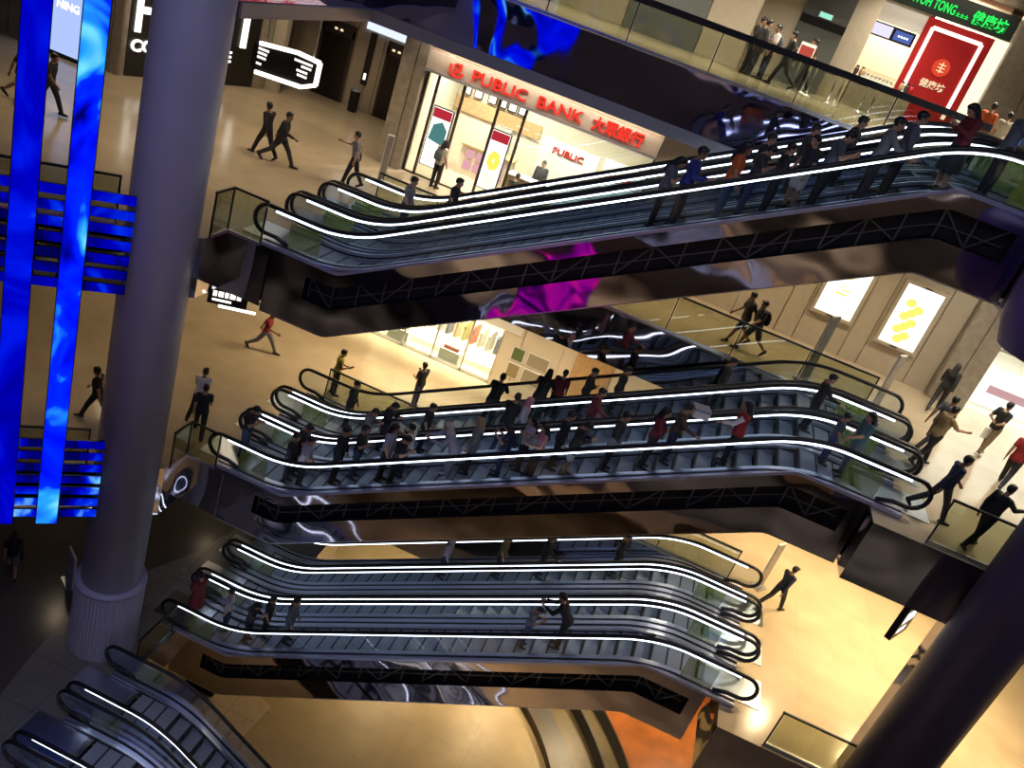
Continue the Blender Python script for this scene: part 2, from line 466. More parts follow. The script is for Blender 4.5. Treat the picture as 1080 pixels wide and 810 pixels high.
# ------------------------------------------------------------------ LED ribbons and fins (left side of the void)
U2 = Vector((1.93,1.6,0)).normalized(); NRM = Vector((U2.y,-U2.x,0))
def led_ribbon(c, w, z0, z1, mat, label, turn=0.0):
    r = empty('led_ribbon', (c[0], c[1], z0), math.atan2(U2.y, U2.x)+turn); tag(r, label, 'led screen')
    MB().box((-w/2, -.05, 0), (w/2, .02, z1-z0)).build('led_face', mat, r)
    f = MB(); f.box((-w/2-.02,-.04,-.02),(-w/2,.06,z1-z0)); f.box((w/2,-.04,-.02),(w/2+.02,.06,z1-z0)); f.box((-w/2,.02,-.02),(w/2,.06,z1-z0))
    f.build('housing', M_BLACKM, r)
led_ribbon((-12.27,14.02), .47, -15.62, 3.0, M_LED2, 'deep blue vertical LED ribbon, farther from the grey column')
led_ribbon((-11.54,14.64), .44, -15.62, 3.0, M_LED, 'bright blue vertical LED ribbon, nearer the grey column')
led_ribbon((-14.6,3.2), 1.3, -9.0, 3.0, M_LED, 'broad deep blue LED ribbon left of the void, nearer the blue fins', PI)
led_ribbon((-11.2,.9), 2.4, -9.0, 3.0, M_LED, 'broad bright blue LED ribbon left of the void, farther from the blue fins', PI)
FE = Vector((-10.81,15.46,0)); 
fo = FE - U2*8.0
def fins(z_top, n, storey, names):
    for i in range(n):
        zc = z_top - .1 - .345*i
        o = empty('led_fin', (FE.x, FE.y, zc), math.atan2(U2.y, U2.x))
        tag(o, 'blue LED fin on the %s storey edge, %s of seven' % (storey, names[i]), 'led fin', 'blue LED fins on the %s storey edge' % storey)
        MB().box((-8.0,-.03,-.10),(0,.0,.10)).build('led_face', M_LEDF, o)
        MB().box((-8.0,.001,-.10),(0,.06,.10)).build('housing', M_BLACKM, o)
        for k in range(3): MB().box((-.9-2.6*k,.06,-.03),(-.84-2.6*k,.30,.03)).build('bracket', M_BLACKM, o)
names = ['topmost','second from the top','third from the top','the middle one','third from the bottom','second from the bottom','lowest']
fins(-7.06, 7, 'bank floor', names)
fins(-13.29, 7, 'middle', names)
# LED screen on the photographer's side (what the mirrors pick up)
s = empty('led_screen', (-4.2,-.55,-13.0)); tag(s, 'magenta LED screen on the opposite storey edge', 'led screen')
MB().box((-1.6,0,-2.6),(1.6,.05,2.2)).build('led_face', M_LEDM, s)
MB().box((-1.68,-.06,-2.68),(1.68,-.005,2.28)).build('housing', M_BLACKM, s)
# ------------------------------------------------------------------ escalators
K0 = 2.35                                  # flat run before the incline
def make_profile(rise):
    run = rise / T30; L = K0 + run + 2.66
    def base(x):
        return min(max((x-K0)*T30, 0), rise)
    def nose(x, s=.75):                    # rounded knees
        n = 9; return sum(base(x + s*(2*i/(n-1)-1)) for i in range(n))/n
    return run, L, nose
def path(nose, x0, x1, dz, step=.22):
    n = max(2, int((x1-x0)/step)); return [(x0+(x1-x0)*i/n, nose(x0+(x1-x0)*i/n)+dz) for i in range(n+1)]

RAILGAP = 1.45
CACHE = {}
def esc_meshes(rise):
    key = round(rise, 3)
    if key in CACHE: return CACHE[key]
    run, L, nose = make_profile(rise)
    M = {'L': L, 'run': run, 'nose': nose}
    # handrail: closed loop
    r = .34; zt = .93; c = zt - r
    top = path(nose, r, L-r, zt)
    pts = [(x,0,z) for x, z in top]
    for k in range(1, 10):
        a = PI/2 - PI*k/9
        pts.append((L-r+r*math.cos(a), 0, rise+c+r*math.sin(a)))
    pts += [(L-.62,0,rise+zt-2*r), (L-.95,0,rise+zt-2*r-.10)]
    pre = [(.95,0,zt-2*r-.10),(.62,0,zt-2*r)]
    for k in range(0, 9):
        a = -PI/2 - PI*k/9
        pre.append((r+r*math.cos(a), 0, c+r*math.sin(a)))
    hb = MB().tube(pre + pts, .052, 8); M['handrail'] = hb.mesh('handrail', True)
    # glass: between deck and handrail, with rounded ends
    xs = path(nose, .06, L-.06, 0)
    def halfh(x):
        d = min(x, L-x)
        return math.sqrt(max(0, r*r-(r-d)**2)) if d < r else r
    topg = [(x, z+c+halfh(x)-.03) for x, z in xs]
    botg = []
    for x, z in xs:
        d = min(x, L-x)
        lo = z + c - halfh(x) + .03
        t = min(1, max(0, (d-r)/.5)); lo = lo*(1-t) + (z+.09)*t
        botg.append((x, lo))
    M['glass'] = MB().ribbon(topg, botg, -.007, .007).mesh('glass')
    sp = path(nose, .50, L-.50, 0)
    M['strip'] = MB().ribbon([(x,z+zt-.062) for x,z in sp],[(x,z+zt-.098) for x,z in sp], -.018, .018).mesh('strip')
    # decks (near / far) : cap + inner skirt
    dp = path(nose, .35, L-.35, 0)
    near = MB().ribbon([(x,z+.095) for x,z in dp],[(x,z+.03) for x,z in dp], -.125, .125)
    far = MB().ribbon([(x,z+.095) for x,z in dp],[(x,z+.03) for x,z in dp], -.125, .125)
    M['deck'] = near.mesh('deck')
    M['skirt_near'] = MB().ribbon([(x,z+.10) for x,z in dp],[(x,z-.22) for x,z in dp], .125, .19).mesh('skirt')
    M['skirt_far'] = MB().ribbon([(x,z+.10) for x,z in dp],[(x,z-.22) for x,z in dp], -.19, -.125).mesh('skirt')
    M['gasket'] = MB().ribbon([(x,z+.118) for x,z in dp],[(x,z+.093) for x,z in dp], -.028, .028).mesh('gasket')
    M['brush'] = MB().ribbon([(x,z+.03) for x,z in dp],[(x,z-.01) for x,z in dp], -.014, .014).mesh('brush')
    # casing under the steps
    cp = path(nose, .66, L-1.05, 0)
    M['casing'] = MB().ribbon([(x,z-.34) for x,z in cp],[(x,z-1.50) for x,z in cp], .14, 1.56).mesh('casing')
    # landing plates
    M['plate_lo'] = MB().box((-.35,.19,.002),(1.15,1.26,.022)).mesh('plate')
    M['plate_hi'] = MB().box((L-1.15,.19,rise+.002),(L+.35,1.26,rise+.022)).mesh('plate')
    comb = MB()
    for k in range(20): comb.box((0,.22+.05*k,-.02),(.16,.245+.05*k,.026))
    M['comb'] = comb.mesh('comb')
    # one step: ribbed tread and curved riser
    st = MB().xzprism([(0,0),(.398,0),(.398,-.05),(.10,-.27),(.03,-.26),(.008,-.16)], .195, 1.255)
    for k in range(17): st.box((.015,.215+.06*k,0),(.39,.24+.06*k,.006))
    st.box((.001,.20,-.004),(.045,1.25,.0085))
    me = st.mesh('step'); me.materials.append(M_STEP); me.materials.append(M_RISER)
    for p in me.polygons:
        if p.normal.x < -.3 or p.normal.z < -.3: p.material_index = 1
        elif p.normal.z > .5 and (p.center.x < .04 or p.center.x > .39): p.material_index = 1
    M['step'] = me
    steps = []
    ns = int(run/.4)+1
    for i in range(-3, ns+4):
        x = K0 + .4*i; z = min(max(.231*i, 0), rise)
        if x+.4 < L-1.15: steps.append((x, z-.004))
    M['steps'] = steps
    M['film'] = MB().box((0,.0,0),(.80,.004,.66)).mesh('film')
    CACHE[key] = M
    return M

def build_escalator(rise, label, group):
    M = esc_meshes(rise); L = M['L']
    e = empty('escalator'); tag(e, label, 'escalator', group)
    obj('landing_plate', M['plate_lo'], M_STEEL, e); obj('landing_plate', M['plate_hi'], M_STEEL, e)
    obj('comb_plate', M['comb'], M_STEEL, e, (1.0,0,0)); obj('comb_plate', M['comb'], M_STEEL, e, (L-1.31,0,rise))
    for y, sk in ((0,'skirt_near'),(RAILGAP,'skirt_far')):
        g = obj('balustrade_glass', M['glass'], M_GLASSB, e, (0,y,0))
        obj('gasket', M['gasket'], M_BLACK, g)
        h = obj('handrail', M['handrail'], M_BLACK, e, (0,y,0))
        obj('light_strip', M['strip'], M_STRIP, h)
        obj('deck', M['deck'], M_DECK, e, (0,y,0))
        k = obj('skirt', M[sk], M_STEEL, e, (0,y,0))
        obj('skirt_brush', M['brush'], M_BLACK, k, (0,.19 if y==0 else -.19,0))
        if y == 0:
            obj('green_sticker', M['film'], M_FILM, g, (.93,-.014,.10))
            obj('green_sticker', M['film'], M_FILM, g, (L-1.80,-.014,rise+.10))
    obj('truss_casing', M['casing'], M_CASE, e)
    for x, z in M['steps']:
        o = bpy.data.objects.new('step', M['step']); COL.objects.link(o); o.parent = e; o.location = (x,0,z)
    return e

def cladding(rise, e, left_start=.64, right_end=1.03):
    """mirror-polished side of the front escalator, with the long truss window"""
    M = esc_meshes(rise); nose = lambda x: M['nose'](x, .12); L = M['L']
    y0, y1 = -.145, -.128
    def rib(a, b, dz0, dz1, ya=y0, yb=y1):
        p = path(nose, a, b, 0, .3)
        # keep the knees sharp
        for kx in (K0, K0+M['run']):
            if a < kx < b: p.append((kx, nose(kx)))
        p.sort()
        return MB().ribbon([(x,z+dz0) for x,z in p],[(x,z+dz1) for x,z in p], ya, yb)
    a, b = left_start, L-right_end
    rib(a, b, .03, -.30).build('upper_cladding', M_CLAD, e)
    rib(left_start, L-right_end, -.88, -1.58).build('lower_cladding', M_CLAD, e)
    rib(left_start, 1.62, -.30, -.88).build('end_cladding', M_CLAD, e)
    rib(L-1.35, L-right_end, -.30, -.88).build('end_cladding', M_CLAD, e)
    rib(left_start, L-right_end, -1.58, -1.61, -.145, .14).build('soffit_edge', M_STEEL, e)
    rib(1.62, L-1.35, -.30, -.88, .10, .125).build('window_back', M_CASE, e)
    # deck nosing
    rib(.35, L-.35, .10, .02, -.175, -.146).build('deck_nosing', M_DECK, e)
    # truss seen through the window
    n = 22; x0, x1 = 1.7, L-1.45
    rail = rib(x0, x1, -.62, -.645, .03, .055); rail.build('truss_rail', M_TRUSS, e)
    for i in range(n):
        xa = x0 + (x1-x0)*i/n; xb = x0 + (x1-x0)*(i+1)/n
        MB().bar((xa,.02,nose(xa)-.88),(xa,.02,nose(xa)-.30),.035).build('truss_post', M_TRUSS, e)
        if i % 3 != 1:
            q = (xa, xb) if i % 2 else (xb, xa)
            MB().bar((q[0],-.01,nose(q[0])-.88),(q[1],-.01,nose(q[1])-.32),.028).build('truss_brace', M_TRUSS, e)

def drop_strip(u, y):
    for h in u.children:
        if h.name.startswith('handrail') and abs(h.location.y - y) < .01:
            for ch in list(h.children): bpy.data.objects.remove(ch)
BANKS = {3: (-9.40, Z3, Z4-Z3), 2: (-9.43, Z2, Z3-Z2), 1: (-9.91, Z1, Z2-Z1)}
RY0, PITCH = 17.83, 1.70
bank_name = {3: 'top', 2: 'crowded middle', 1: 'lowest'}
row_name = {0: 'front', 1: 'middle', 2: 'back'}
for b, (XL, z, rise) in BANKS.items():
    first = None
    for e in (0, 1, 2):
        lab = '%s escalator of the %s bank, rising to the right under white light strips' % (row_name[e], bank_name[b])
        grp = 'escalators of the %s bank' % bank_name[b]
        if first is None:
            first = build_escalator(rise, lab, grp); u = first
        else:
            u = copy_tree(first); u['label'] = lab
        u.location = (XL, RY0 + PITCH*e, z)
        if b == 2 and e == 2: drop_strip(u, RAILGAP)
    # the side cladding belongs to the front one only (added after copying)
    cladding(rise, first)
# descending bank at the lower left
first = None
for k, Yo in enumerate((15.57, 13.80, 12.03)):
    lab = ('back','middle','front')[k] + ' one of the three escalators descending from the grey lower floor'
    if first is None:
        first = build_escalator(BANKS[1][2], lab, 'descending escalators'); u = first; drop_strip(u, 0)
    else:
        u = copy_tree(first); u['label'] = lab
    u.location = (-10.02 + esc_meshes(BANKS[1][2])['L'], Yo, Z0); u.rotation_euler = (0,0,PI)
def step_at(b, X):
    XL, z, rise = BANKS[b]; M = esc_meshes(rise); x = X - XL
    if x < 1.15: return X, z+.022
    if x > M['L']-1.2: return X, z+rise+.022
    i = math.floor((x-K0)/.4); xc = K0+.4*i+.2
    return XL+xc, z+min(max(.231*i,0),rise)+.003
# ------------------------------------------------------------------ bank floor (Z3): far side
# stone pillar left of the bank, recess with lifts, coffee wall, light screen
def pillar(name, a, b, mat, label):
    o = MB().box(a, b).build(name, mat); return tag(o, kind='structure', label=label)
def grooved(name, x0, x1, y, z0, z1, seams, mat, depth=.35, axis='x'):
    """panelled wall facing -y with open joints"""
    m = MB(); xs = [x0]+list(seams)+[x1]
    for a, b in zip(xs[:-1], xs[1:]): m.box((a+.02,y,z0),(b-.02,y+.06,z1))
    m.box((x0,y+.05,z0),(x1,y+depth,z1))
    return struct(name, m, mat)
ZC3 = Z4-1.65
grooved('wall_pillar_stone', -10.72, -9.86, 27.7, Z3, ZC3, [-10.2], M_STONE, 1.2)
# lift lobby
grooved('wall_lift_lobby', -19.5, -10.7, 33.6, Z3, ZC3, [-17.6,-16.45,-14.95,-14.2,-13.75,-12.75], M_BEIGE)
def lift(x0, x1, label):
    t = empty('lift_entrance', ((x0+x1)/2, 33.58, Z3)); tag(t, label, 'lift')
    w = (x1-x0)/2
    f = MB(); f.box((-w,-.06,0),(-w+.10,.0,2.75)); f.box((w-.10,-.06,0),(w,.0,2.75)); f.box((-w,-.06,2.45),(w,.0,2.95)); f.build('door_frame', M_BROWN, t)
    for s in (-1, 1): MB().box((0 if s>0 else -w+.10,-.03,0),((w-.10) if s>0 else 0,.0,2.45)).build('door_leaf', M_DOORB, t)
    d = MB(); d.box((-.18,-.075,2.62),(-.06,-.062,2.70)); d.box((.06,-.075,2.62),(.18,-.062,2.70)); d.build('floor_indicator', E_TXTW, t)
lift(-16.4, -15.0, 'wide dark bronze lift entrance left of the black litter bin')
lift(-13.6, -12.8, 'narrow dark lift entrance beside the brown stone pillar')
t = empty('call_panel', (-14.25,33.58,Z3)); tag(t, 'tall dark lift call panel on the beige wall above the bin', 'panel')
MB().box((-.13,-.04,1.0),(.13,0,3.0)).build('plate', M_DOORB, t); MB().box((-.05,-.05,1.2),(.05,-.04,1.45)).build('button_plate', E_TXT, t)
t = empty('litter_bin', (-14.2,32.95,Z3)); tag(t, 'black litter bin with steel rim standing between the lifts', 'litter bin')
m = MB(); m.lathe((0,0), [(.17,0),(.19,.03),(.20,.80),(.19,.82)], 24); m.build('body', M_BLACKM, t, True)
m = MB(); m.lathe((0,0), [(.205,.80),(.215,.82),(.215,.86),(.15,.88),(.14,.86)], 24); m.build('rim', M_STEEL, t, True)
# illuminated lobby ceiling
t = MB().box((-14.6,33.5,-4.86),(-10.9,33.58,ZC3)).build('luminous_wall', emit('lobby_panel', (.72,.80,1.0), 1.2)); tag(t, 'pale blue luminous panel above the narrow lift', 'light')
# panels further left
struct('wall_lobby_green', MB().box((-18.0,31.0,Z3),(-17.0,31.2,ZC3)), M_GREENGLASS)
grooved('wall_lobby_beige', -17.0, -16.5, 31.0, Z3, ZC3, [], M_BEIGE, .3)
# coffee shop: black wall with backlit letters, set at an angle
CA = math.atan2(4.7, 1.85)
o = MB().box((-.02,.0,0),(5.05,.15,ZC3-Z3)).build('wall_coffee', pbr('coffee_black', (.012,.011,.010), .35), None, False, (-19.1,25.8,Z3), CA); o['kind'] = 'structure'
m = MB().box((5.07,-.05,0),(5.55,.2,ZC3-Z3)).box((5.6,-.02,0),(6.0,.2,ZC3-Z3))
o = m.build('wall_coffee_pilaster', M_STONE, None, False, (-19.1,25.8,Z3), CA); o['kind'] = 'structure'
grooved('wall_pilaster_left', -20.15, -19.12, 25.5, Z3, ZC3, [-19.75,-19.5], M_STONE, .4)
t = empty('coffee_sign', (-19.1,25.8,Z3), CA); tag(t, 'backlit white coffee shop letters on the black wall behind the column', 'sign')
text('letter', 'H', 2.0, E_TXT, (.05,-.05,1.47), t, .03, .02, sx=.85)
text('letter', 'I', 2.0, E_TXT, (4.12,-.05,1.41), t, .03, .02)
text('letters', 'COFFEE HOUSE', .53, E_TXT, (.08,-.05,.84), t, .03, .012, sx=1.05)
# big white screen at the far left
t = empty('light_screen', (-20.9,25.0,Z3)); tag(t, 'large pale blue standing light screen at the far left', 'screen')
m = MB(); m.box((-1.35,.0,0),(.82,.12,3.6)); m.build('casing', M_BLACKM, t)
MB().box((-1.27,-.02,.14),(.74,.0,3.5)).build('screen_face', E_COOL, t)
text('screen_letters', 'NING', .34, emit('screen_white', (1,1,1), 1.5), (-.25,-.03,1.52), t, .004, .01)
grooved('wall_far_left_shop', -28, -22.3, 25.3, Z3, ZC3, [-25.6,-24,-23.2], M_STONE, .4)

# octagonal hanging direction sign
t = empty('direction_sign', (-12.55,24.0,-5.25)); tag(t, 'black hanging direction sign with a white octagonal light frame', 'sign')
oc = [(-1.18,-.66),(-.20,-.72),(.85,-.28),(1.03,.03),(1.03,.62),(.15,.52),(-.70,.20),(-1.18,.08)]
oc = [(-1.15,-.40),(-.95,-.50),(.55,-.42),(.98,-.22),(.98,.42),(.25,.46),(-.95,.32),(-1.15,.25)]
MB().xzprism(oc, .0, .14).build('board', M_BLACKM, t)
m = MB()
for i in (1,2,3,4,5):
    a, b = oc[i], oc[i+1]
    m.bar((a[0],-.03,a[1]),(b[0],-.03,b[1]),.11,.10,up=(0,1,0))
m.build('light_frame', E_FRAME, t)
m = MB()
random.seed(3)
for (x, z, w) in ((-.98,.14,.34),(-.98,.02,.30),(-.98,-.10,.28),(-.98,-.28,.16),(.18,.22,.58),(.42,.10,.30),(.30,-.04,.36),(.34,-.16,.32)):
    k = 0
    while k < w: 
        q = random.choice((.03,.05,.045)); m.box((x+k,-.012,z),(x+k+q,-.001,z+.065)); k += q+.018
m.build('white_lettering', E_TXT, t)
for s in (-.8,.7): MB().bar((s,.07,.42),(s,.07,ZC3+5.25),.03).build('hanger', M_STEEL, t)

# ---- bank shopfront
BZ0, BZ1 = Z3, -4.45
t = empty('bank_sign', (-5.9,27.75,-4.2)); tag(t, 'long stone fascia with red bank lettering and an emblem', 'sign')
MB().box((-3.98,0,-.27),(3.95,.28,.29)).build('board', M_BOARD, t)
MB().box((-3.98,-.06,-.36),(3.95,.28,-.272)).build('lower_beam', M_BEAM, t)
text('letters', 'PUBLIC', .50, E_RED, (-2.42,-.035,-.16), t, .03, .004, sx=1.20)
text('letters', 'BANK', .50, E_RED, (-.17,-.035,-.16), t, .03, .004, sx=1.16)
text('letters', '大眾銀行', .46, E_RED, (1.70,-.035,-.15), t, .03, .008, sx=.93)
# emblem: octagon ring, hooked curl and chevron under it
em = MB(); c = (-2.92,.0); R = .25
pts = [(c[0]+R*math.cos(PI/8+PI/4*k), -.04, .02+R*math.sin(PI/8+PI/4*k)) for k in range(8)]
for i in range(3,7): em.bar(pts[i], pts[i+1], .07, .05, up=(0,1,0))
em.tube([(c[0]+.10*math.cos(a), -.04, .08+.09*math.sin(a)) for a in [2*PI*k/14 for k in range(14)]], .03, 6, closed=True)
em.bar((c[0]+.11,-.04,.20),(c[0]+.11,-.04,-.04),.055,.05,up=(0,1,0)); em.bar((c[0]+.11,-.04,-.04),(c[0]-.08,-.04,-.10),.05,.05,up=(0,1,0))
em.build('emblem', E_RED, t)
struct('wall_bank_head', MB().box((-9.86,28.05,-3.9),(-1.95,28.3,ZC3)), M_BOARD)
# frames
m = MB()
for x in (-9.80,-9.42,-8.50,-7.26,-6.34,-1.98): m.box((x-.04,28.0,BZ0),(x+.04,28.1,BZ1))
m.box((-9.84,28.0,BZ1-.06),(-1.94,28.1,BZ1+.02)); m.box((-9.84,28.0,BZ0),(-1.94,28.1,BZ0+.05))
struct('window_1', m, M_BROWN)
m = MB().box((-9.38,28.04,BZ0+.05),(-8.54,28.055,BZ1-.06)).box((-7.22,28.04,BZ0+.05),(-6.38,28.055,BZ1-.06)).box((-6.30,28.04,BZ0+.05),(-2.02,28.055,BZ1-.06))
struct('window_1_glass', m, M_GLASS)
# interior
struct('wall_bank_back', MB().box((-9.9,31.6,Z3),(-1.9,31.8,ZC3)), M_CREAM)
struct('wall_bank_left', MB().box((-9.9,28.1,Z3),(-9.8,31.6,ZC3)), M_CREAM)
struct('wall_bank_right', MB().box((-1.95,28.1,Z3),(-1.85,31.6,ZC3)), M_CREAM)
o = MB().box((-9.78,31.52,-6.05),(-6.4,31.58,-5.55)).build('wood_band', M_WOOD); tag(o, kind='structure')
def poster(x, z, w, h, label, top, mid, low):
    t = empty('poster_lightbox', (x,27.9,z)); tag(t, label, 'poster')
    MB().box((-w/2,0,0),(w/2,.08,h)).build('frame', M_BLACKM, t)
    MB().box((-w/2+.03,-.012,.03),(w/2-.03,0,h-.03)).build('backlit_sheet', E_WHITE, t)
    m = MB().box((-w/2+.04,-.02,h*.82),(w/2-.04,-.013,h-.05)); m.build('title_band', top, t)
    m = MB(); mid[1](m, w, h); m.build('picture', mid[0], t)
    if low: 
        m = MB()
        for k in range(4): m.box((-w/2+.08,-.02,.14+.10*k),(w/2-.10-.06*(k%2),-.013,.165+.10*k))
        m.build('small_print', low, t)
def pic_blob(m, w, h):
    m.add([(-w*.40,-.02,h*.45),(w*.38,-.02,h*.40),(w*.40,-.02,h*.66),(w*.10,-.02,h*.78),(-w*.30,-.02,h*.70)], [(0,1,2,3,4)])
def pic_flower(m, w, h):
    for k in range(7):
        a = 2*PI*k/7; m.ball((.13*math.cos(a),-.02,h*.5+.20*math.sin(a)), .11,.012,.13, 10, 6)
E_PRED = emit('poster_red', (.55,.03,.05), .9); E_PTEAL = emit('poster_teal', (.10,.28,.28), .8); E_PYEL = emit('poster_yellow', (.95,.85,.12), 1.1); E_PINK = emit('poster_pink', (.9,.45,.5), .9)
poster(-8.93, Z3+.45, .72, 1.98, 'backlit bank poster with red heading and teal picture left of the entrance', E_PRED, (E_PTEAL, pic_blob), E_PINK)
poster(-6.86, Z3+.45, .68, 1.98, 'backlit bank poster with yellow flowers right of the entrance', E_PRED, (E_PYEL, pic_flower), E_PYEL)
for i, x in enumerate((-9.45,-9.0,-8.45,-8.05,-7.65,-7.25)):
    t = empty('picture_frame', (x,31.5,-5.45)); tag(t, 'small black framed certificate on the bank wall, %s in the row' % ('first','second','third','fourth','fifth','last')[i], 'picture', 'framed certificates on the bank wall')
    MB().box((-.17,0,0),(.17,.04,.5)).build('frame', M_BLACKM, t); MB().box((-.135,-.008,.035),(.135,0,.465)).build('sheet', M_WHITE, t)
t = empty('service_counter', (-7.7,30.6,Z3)); tag(t, 'cream bank counter with leaflets behind the entrance', 'counter')
MB().box((-1.0,-.3,0),(.9,.35,1.05)).build('counter_body', M_CREAM, t); MB().box((-1.05,-.36,1.05),(.95,.4,1.1)).build('counter_top', M_WOOD, t)
m = MB()
for i in range(4):
    for k in range(2): m.box((-.8+.4*i,-.32,.25+.4*k),(-.5+.4*i,-.301,.55+.4*k))
m.build('leaflets', E_PINK, t)
t = empty('notice_panel', (-7.75,31.45,-6.75)); tag(t, 'yellowish backlit notice above the bank counter', 'notice')
MB().box((-.35,0,0),(.35,.05,.75)).build('frame', M_BEIGE, t); MB().box((-.3,-.01,.06),(.3,0,.69)).build('sheet', E_WARM, t)
for (x, w, s, lab, dx) in ((-5.55,1.55,'PUBLIC','white partition with red lettering inside the bank window','1'),(-3.3,1.5,'BANK','second white partition with red lettering, nearer the bank\'s right end','2')):
    t = empty('partition', (x,30.2+ (.4 if dx=='2' else 0),Z3)); tag(t, lab, 'partition')
    MB().box((-.45,0,0),(w+.1,.1,2.35)).build('panel', M_WHITE, t)
    text('letters', s, .30, E_RED, (.0 if dx=='1' else -.25,-.02,1.95 if dx=='1' else 1.75), t, .01, .006, sx=1.2)
t = empty('service_counter', (-5.7,29.25,Z3)); tag(t, 'wooden customer desk inside the bank window', 'desk')
MB().box((-.8,-.25,0),(.8,.25,.95)).build('desk_body', M_WOOD, t); MB().box((-.85,-.3,.95),(.85,.3,1.0)).build('desk_top', M_WHITE, t)

# ---- wall with lightboxes, right
grooved('wall_lightboxes', -1.9, 9.42, 27.1, Z3, ZC3, [-.6,.7,2.05,3.45,4.04,5.52,6.1,7.6,8.3], M_BEIGE, .35)
def lightbox(x, w, z0, z1, label, art):
    t = empty('poster_lightbox', (x,27.04,z0)); tag(t, label, 'poster'); h = z1-z0
    m = MB(); m.box((-.1,-.06,-.1),(w+.1,.05,0)); m.box((-.1,-.06,h),(w+.1,.05,h+.1)); m.box((-.1,-.06,0),(0,.05,h)); m.box((w,-.06,0),(w+.1,.05,h)); m.build('frame', M_BEIGE, t)
    MB().box((0,-.02,0),(w,.0,h)).build('backlit_sheet', E_WHITE, t)
    m = MB(); art(m, w, h); m.build('artwork', E_PYEL2, t)
    m = MB().box((w*.35,-.07,-.06),(w*.55,-.061,-.02)).box((w*.42,-.07,h+.02),(w*.62,-.061,h+.06)); m.build('plate', M_BROWN, t)
E_PYEL2 = emit('poster_lemon', (1.0,.80,.16), 1.2)
def art_a(m, w, h):
    for k in range(9): m.ball((w*.45+.16*math.sin(k*2.1),-.022,h*(.12+.075*k)), .15,.01,.13, 10, 6)
def art_b(m, w, h):
    m.box((w*.3,-.026,h*.35),(w*.62,-.021,h*.38)); m.box((w*.35,-.026,h*.48),(w*.5,-.021,h*.50)); m.ball((w*.45,-.022,h*.66), .16,.01,.08, 10, 6); m.box((w*.4,-.026,h*.42),(w*.7,-.021,h*.44))
lightbox(4.24, 1.12, -6.78, -4.9, 'bright white wall lightbox with sparse yellow print, nearer the bank', art_b)
lightbox(6.32, 1.10, -6.93, -5.05, 'bright wall lightbox with a splash of yellow, nearer the white shop', art_a)
grooved('wall_stone_pier', 8.32, 9.44, 26.75, Z3, ZC3, [8.85], M_STONE, .7)
# white shop at right
struct('wall_shop_right_back', MB().box((9.44,31.2,Z3),(17.6,31.4,ZC3)), M_WHITE)
struct('wall_shop_right_side', MB().box((9.44,27.45,Z3),(9.54,31.2,ZC3)), M_WHITE)
m = MB(); m.box((9.44,27.2,-5.0),(17.6,27.45,ZC3)); struct('wall_shop_right_head', m, M_WHITE)
struct('window_2', MB().box((9.55,27.3,Z3),(17.6,27.315,-5.0)), M_GLASS)
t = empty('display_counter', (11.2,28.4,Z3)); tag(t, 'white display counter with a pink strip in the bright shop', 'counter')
MB().box((-1.4,-.3,0),(3.5,.5,.9)).build('counter_body', E_WHITE, t); MB().box((-1.42,-.32,.9),(3.52,.52,.95)).build('counter_top', E_WHITE, t); MB().box((-1.0,-.33,.45),(.3,-.305,.70)).build('pink_strip', E_PINK, t)  # counter body and top glow, standing in for bright shop light
t = empty('wall_shelf', (11.6,31.0,Z3+1.2)); tag(t, 'dark shelf with small wares on the back wall of the bright shop', 'shelf')
MB().box((-1.8,-.25,0),(3.5,.15,.06)).build('board', M_BROWN, t); MB().box((-1.8,-.25,.55),(3.5,.15,.61)).build('board', M_BROWN, t)
m = MB()
for k in range(18): m.box((-1.7+.28*k,-.2,.065),(-1.55+.28*k,0,.065+.15+.12*((k*7)%3)/2))
m.build('wares', M_GREYPANEL, t)
# slim standees near the escalator landing
def standee(x, y, z, w, h, yaw, label, face):
    t = empty('standee', (x,y,z), yaw); tag(t, label, 'standee')
    MB().box((-w/2,-.03,.06),(w/2,.03,h)).build('panel', M_WHITE, t); MB().box((-w/2+.02,-.036,.1),(w/2-.02,-.031,h-.03)).build('face', face, t)
    MB().box((-w/2-.03,-.16,0),(w/2+.03,.16,.06)).build('foot', M_STEEL, t)
standee(4.35, 23.7, Z3, .42, 2.0, .9, 'slim leaning display standee by the far landing railing', M_GREYPANEL)
standee(6.30, 23.5, Z3, .34, 1.75, .9, 'white topped slim standee beside the middle escalators\' upper end', M_STONE)
standee(-9.5, 25.4, Z3, .22, 1.6, .5, 'slim grey standee beside the stone pillar', M_STONE)
standee(6.0, 23.3, Z2, .35, 1.7, .9, 'slim standee behind the lowest escalators\' upper end', M_STONE)
standee(-12.8, 17.5, Z1, .62, 1.25, -.6, 'white notice board leaning beside the grey column base', pbr('board_print', (.35,.40,.50), .5))

# hanging light signs near slab edges
def hang_sign(name, loc, w, h, yaw, label, ceil, tube_):
    t = empty(name, loc, yaw); tag(t, label, 'sign')
    MB().box((-w/2,-.07,0),(w/2,.07,h)).build('box_case', M_BLACKM, t)
    m = MB(); x = -w*.38
    for k in range(5):
        q = w*(.10,.13,.09,.14,.11)[k]; m.box((x,-.078,h*.50),(x+q,-.071,h*.84)); x += q+w*.035
    m.box((-w*.38,-.078,h*.20),(w*.10,-.071,h*.34)); m.build('white_lettering', E_TXT, t)
    for s in (-1,1): MB().bar((s*w*.35,0,h),(s*w*.35,0,ceil-loc[2]),.025).build('hanger', M_BLACKM, t)
    if tube_: MB().box((-w*.2,-.09,-.07),(w*.75,-.03,-.02)).build('light_tube', E_FRAME, t)
hang_sign('hanging_sign', (-9.85,18.15,-10.02), .95, .42, .45, 'black hanging sign with white lettering left of the top cladding', Z3-1.5, True)
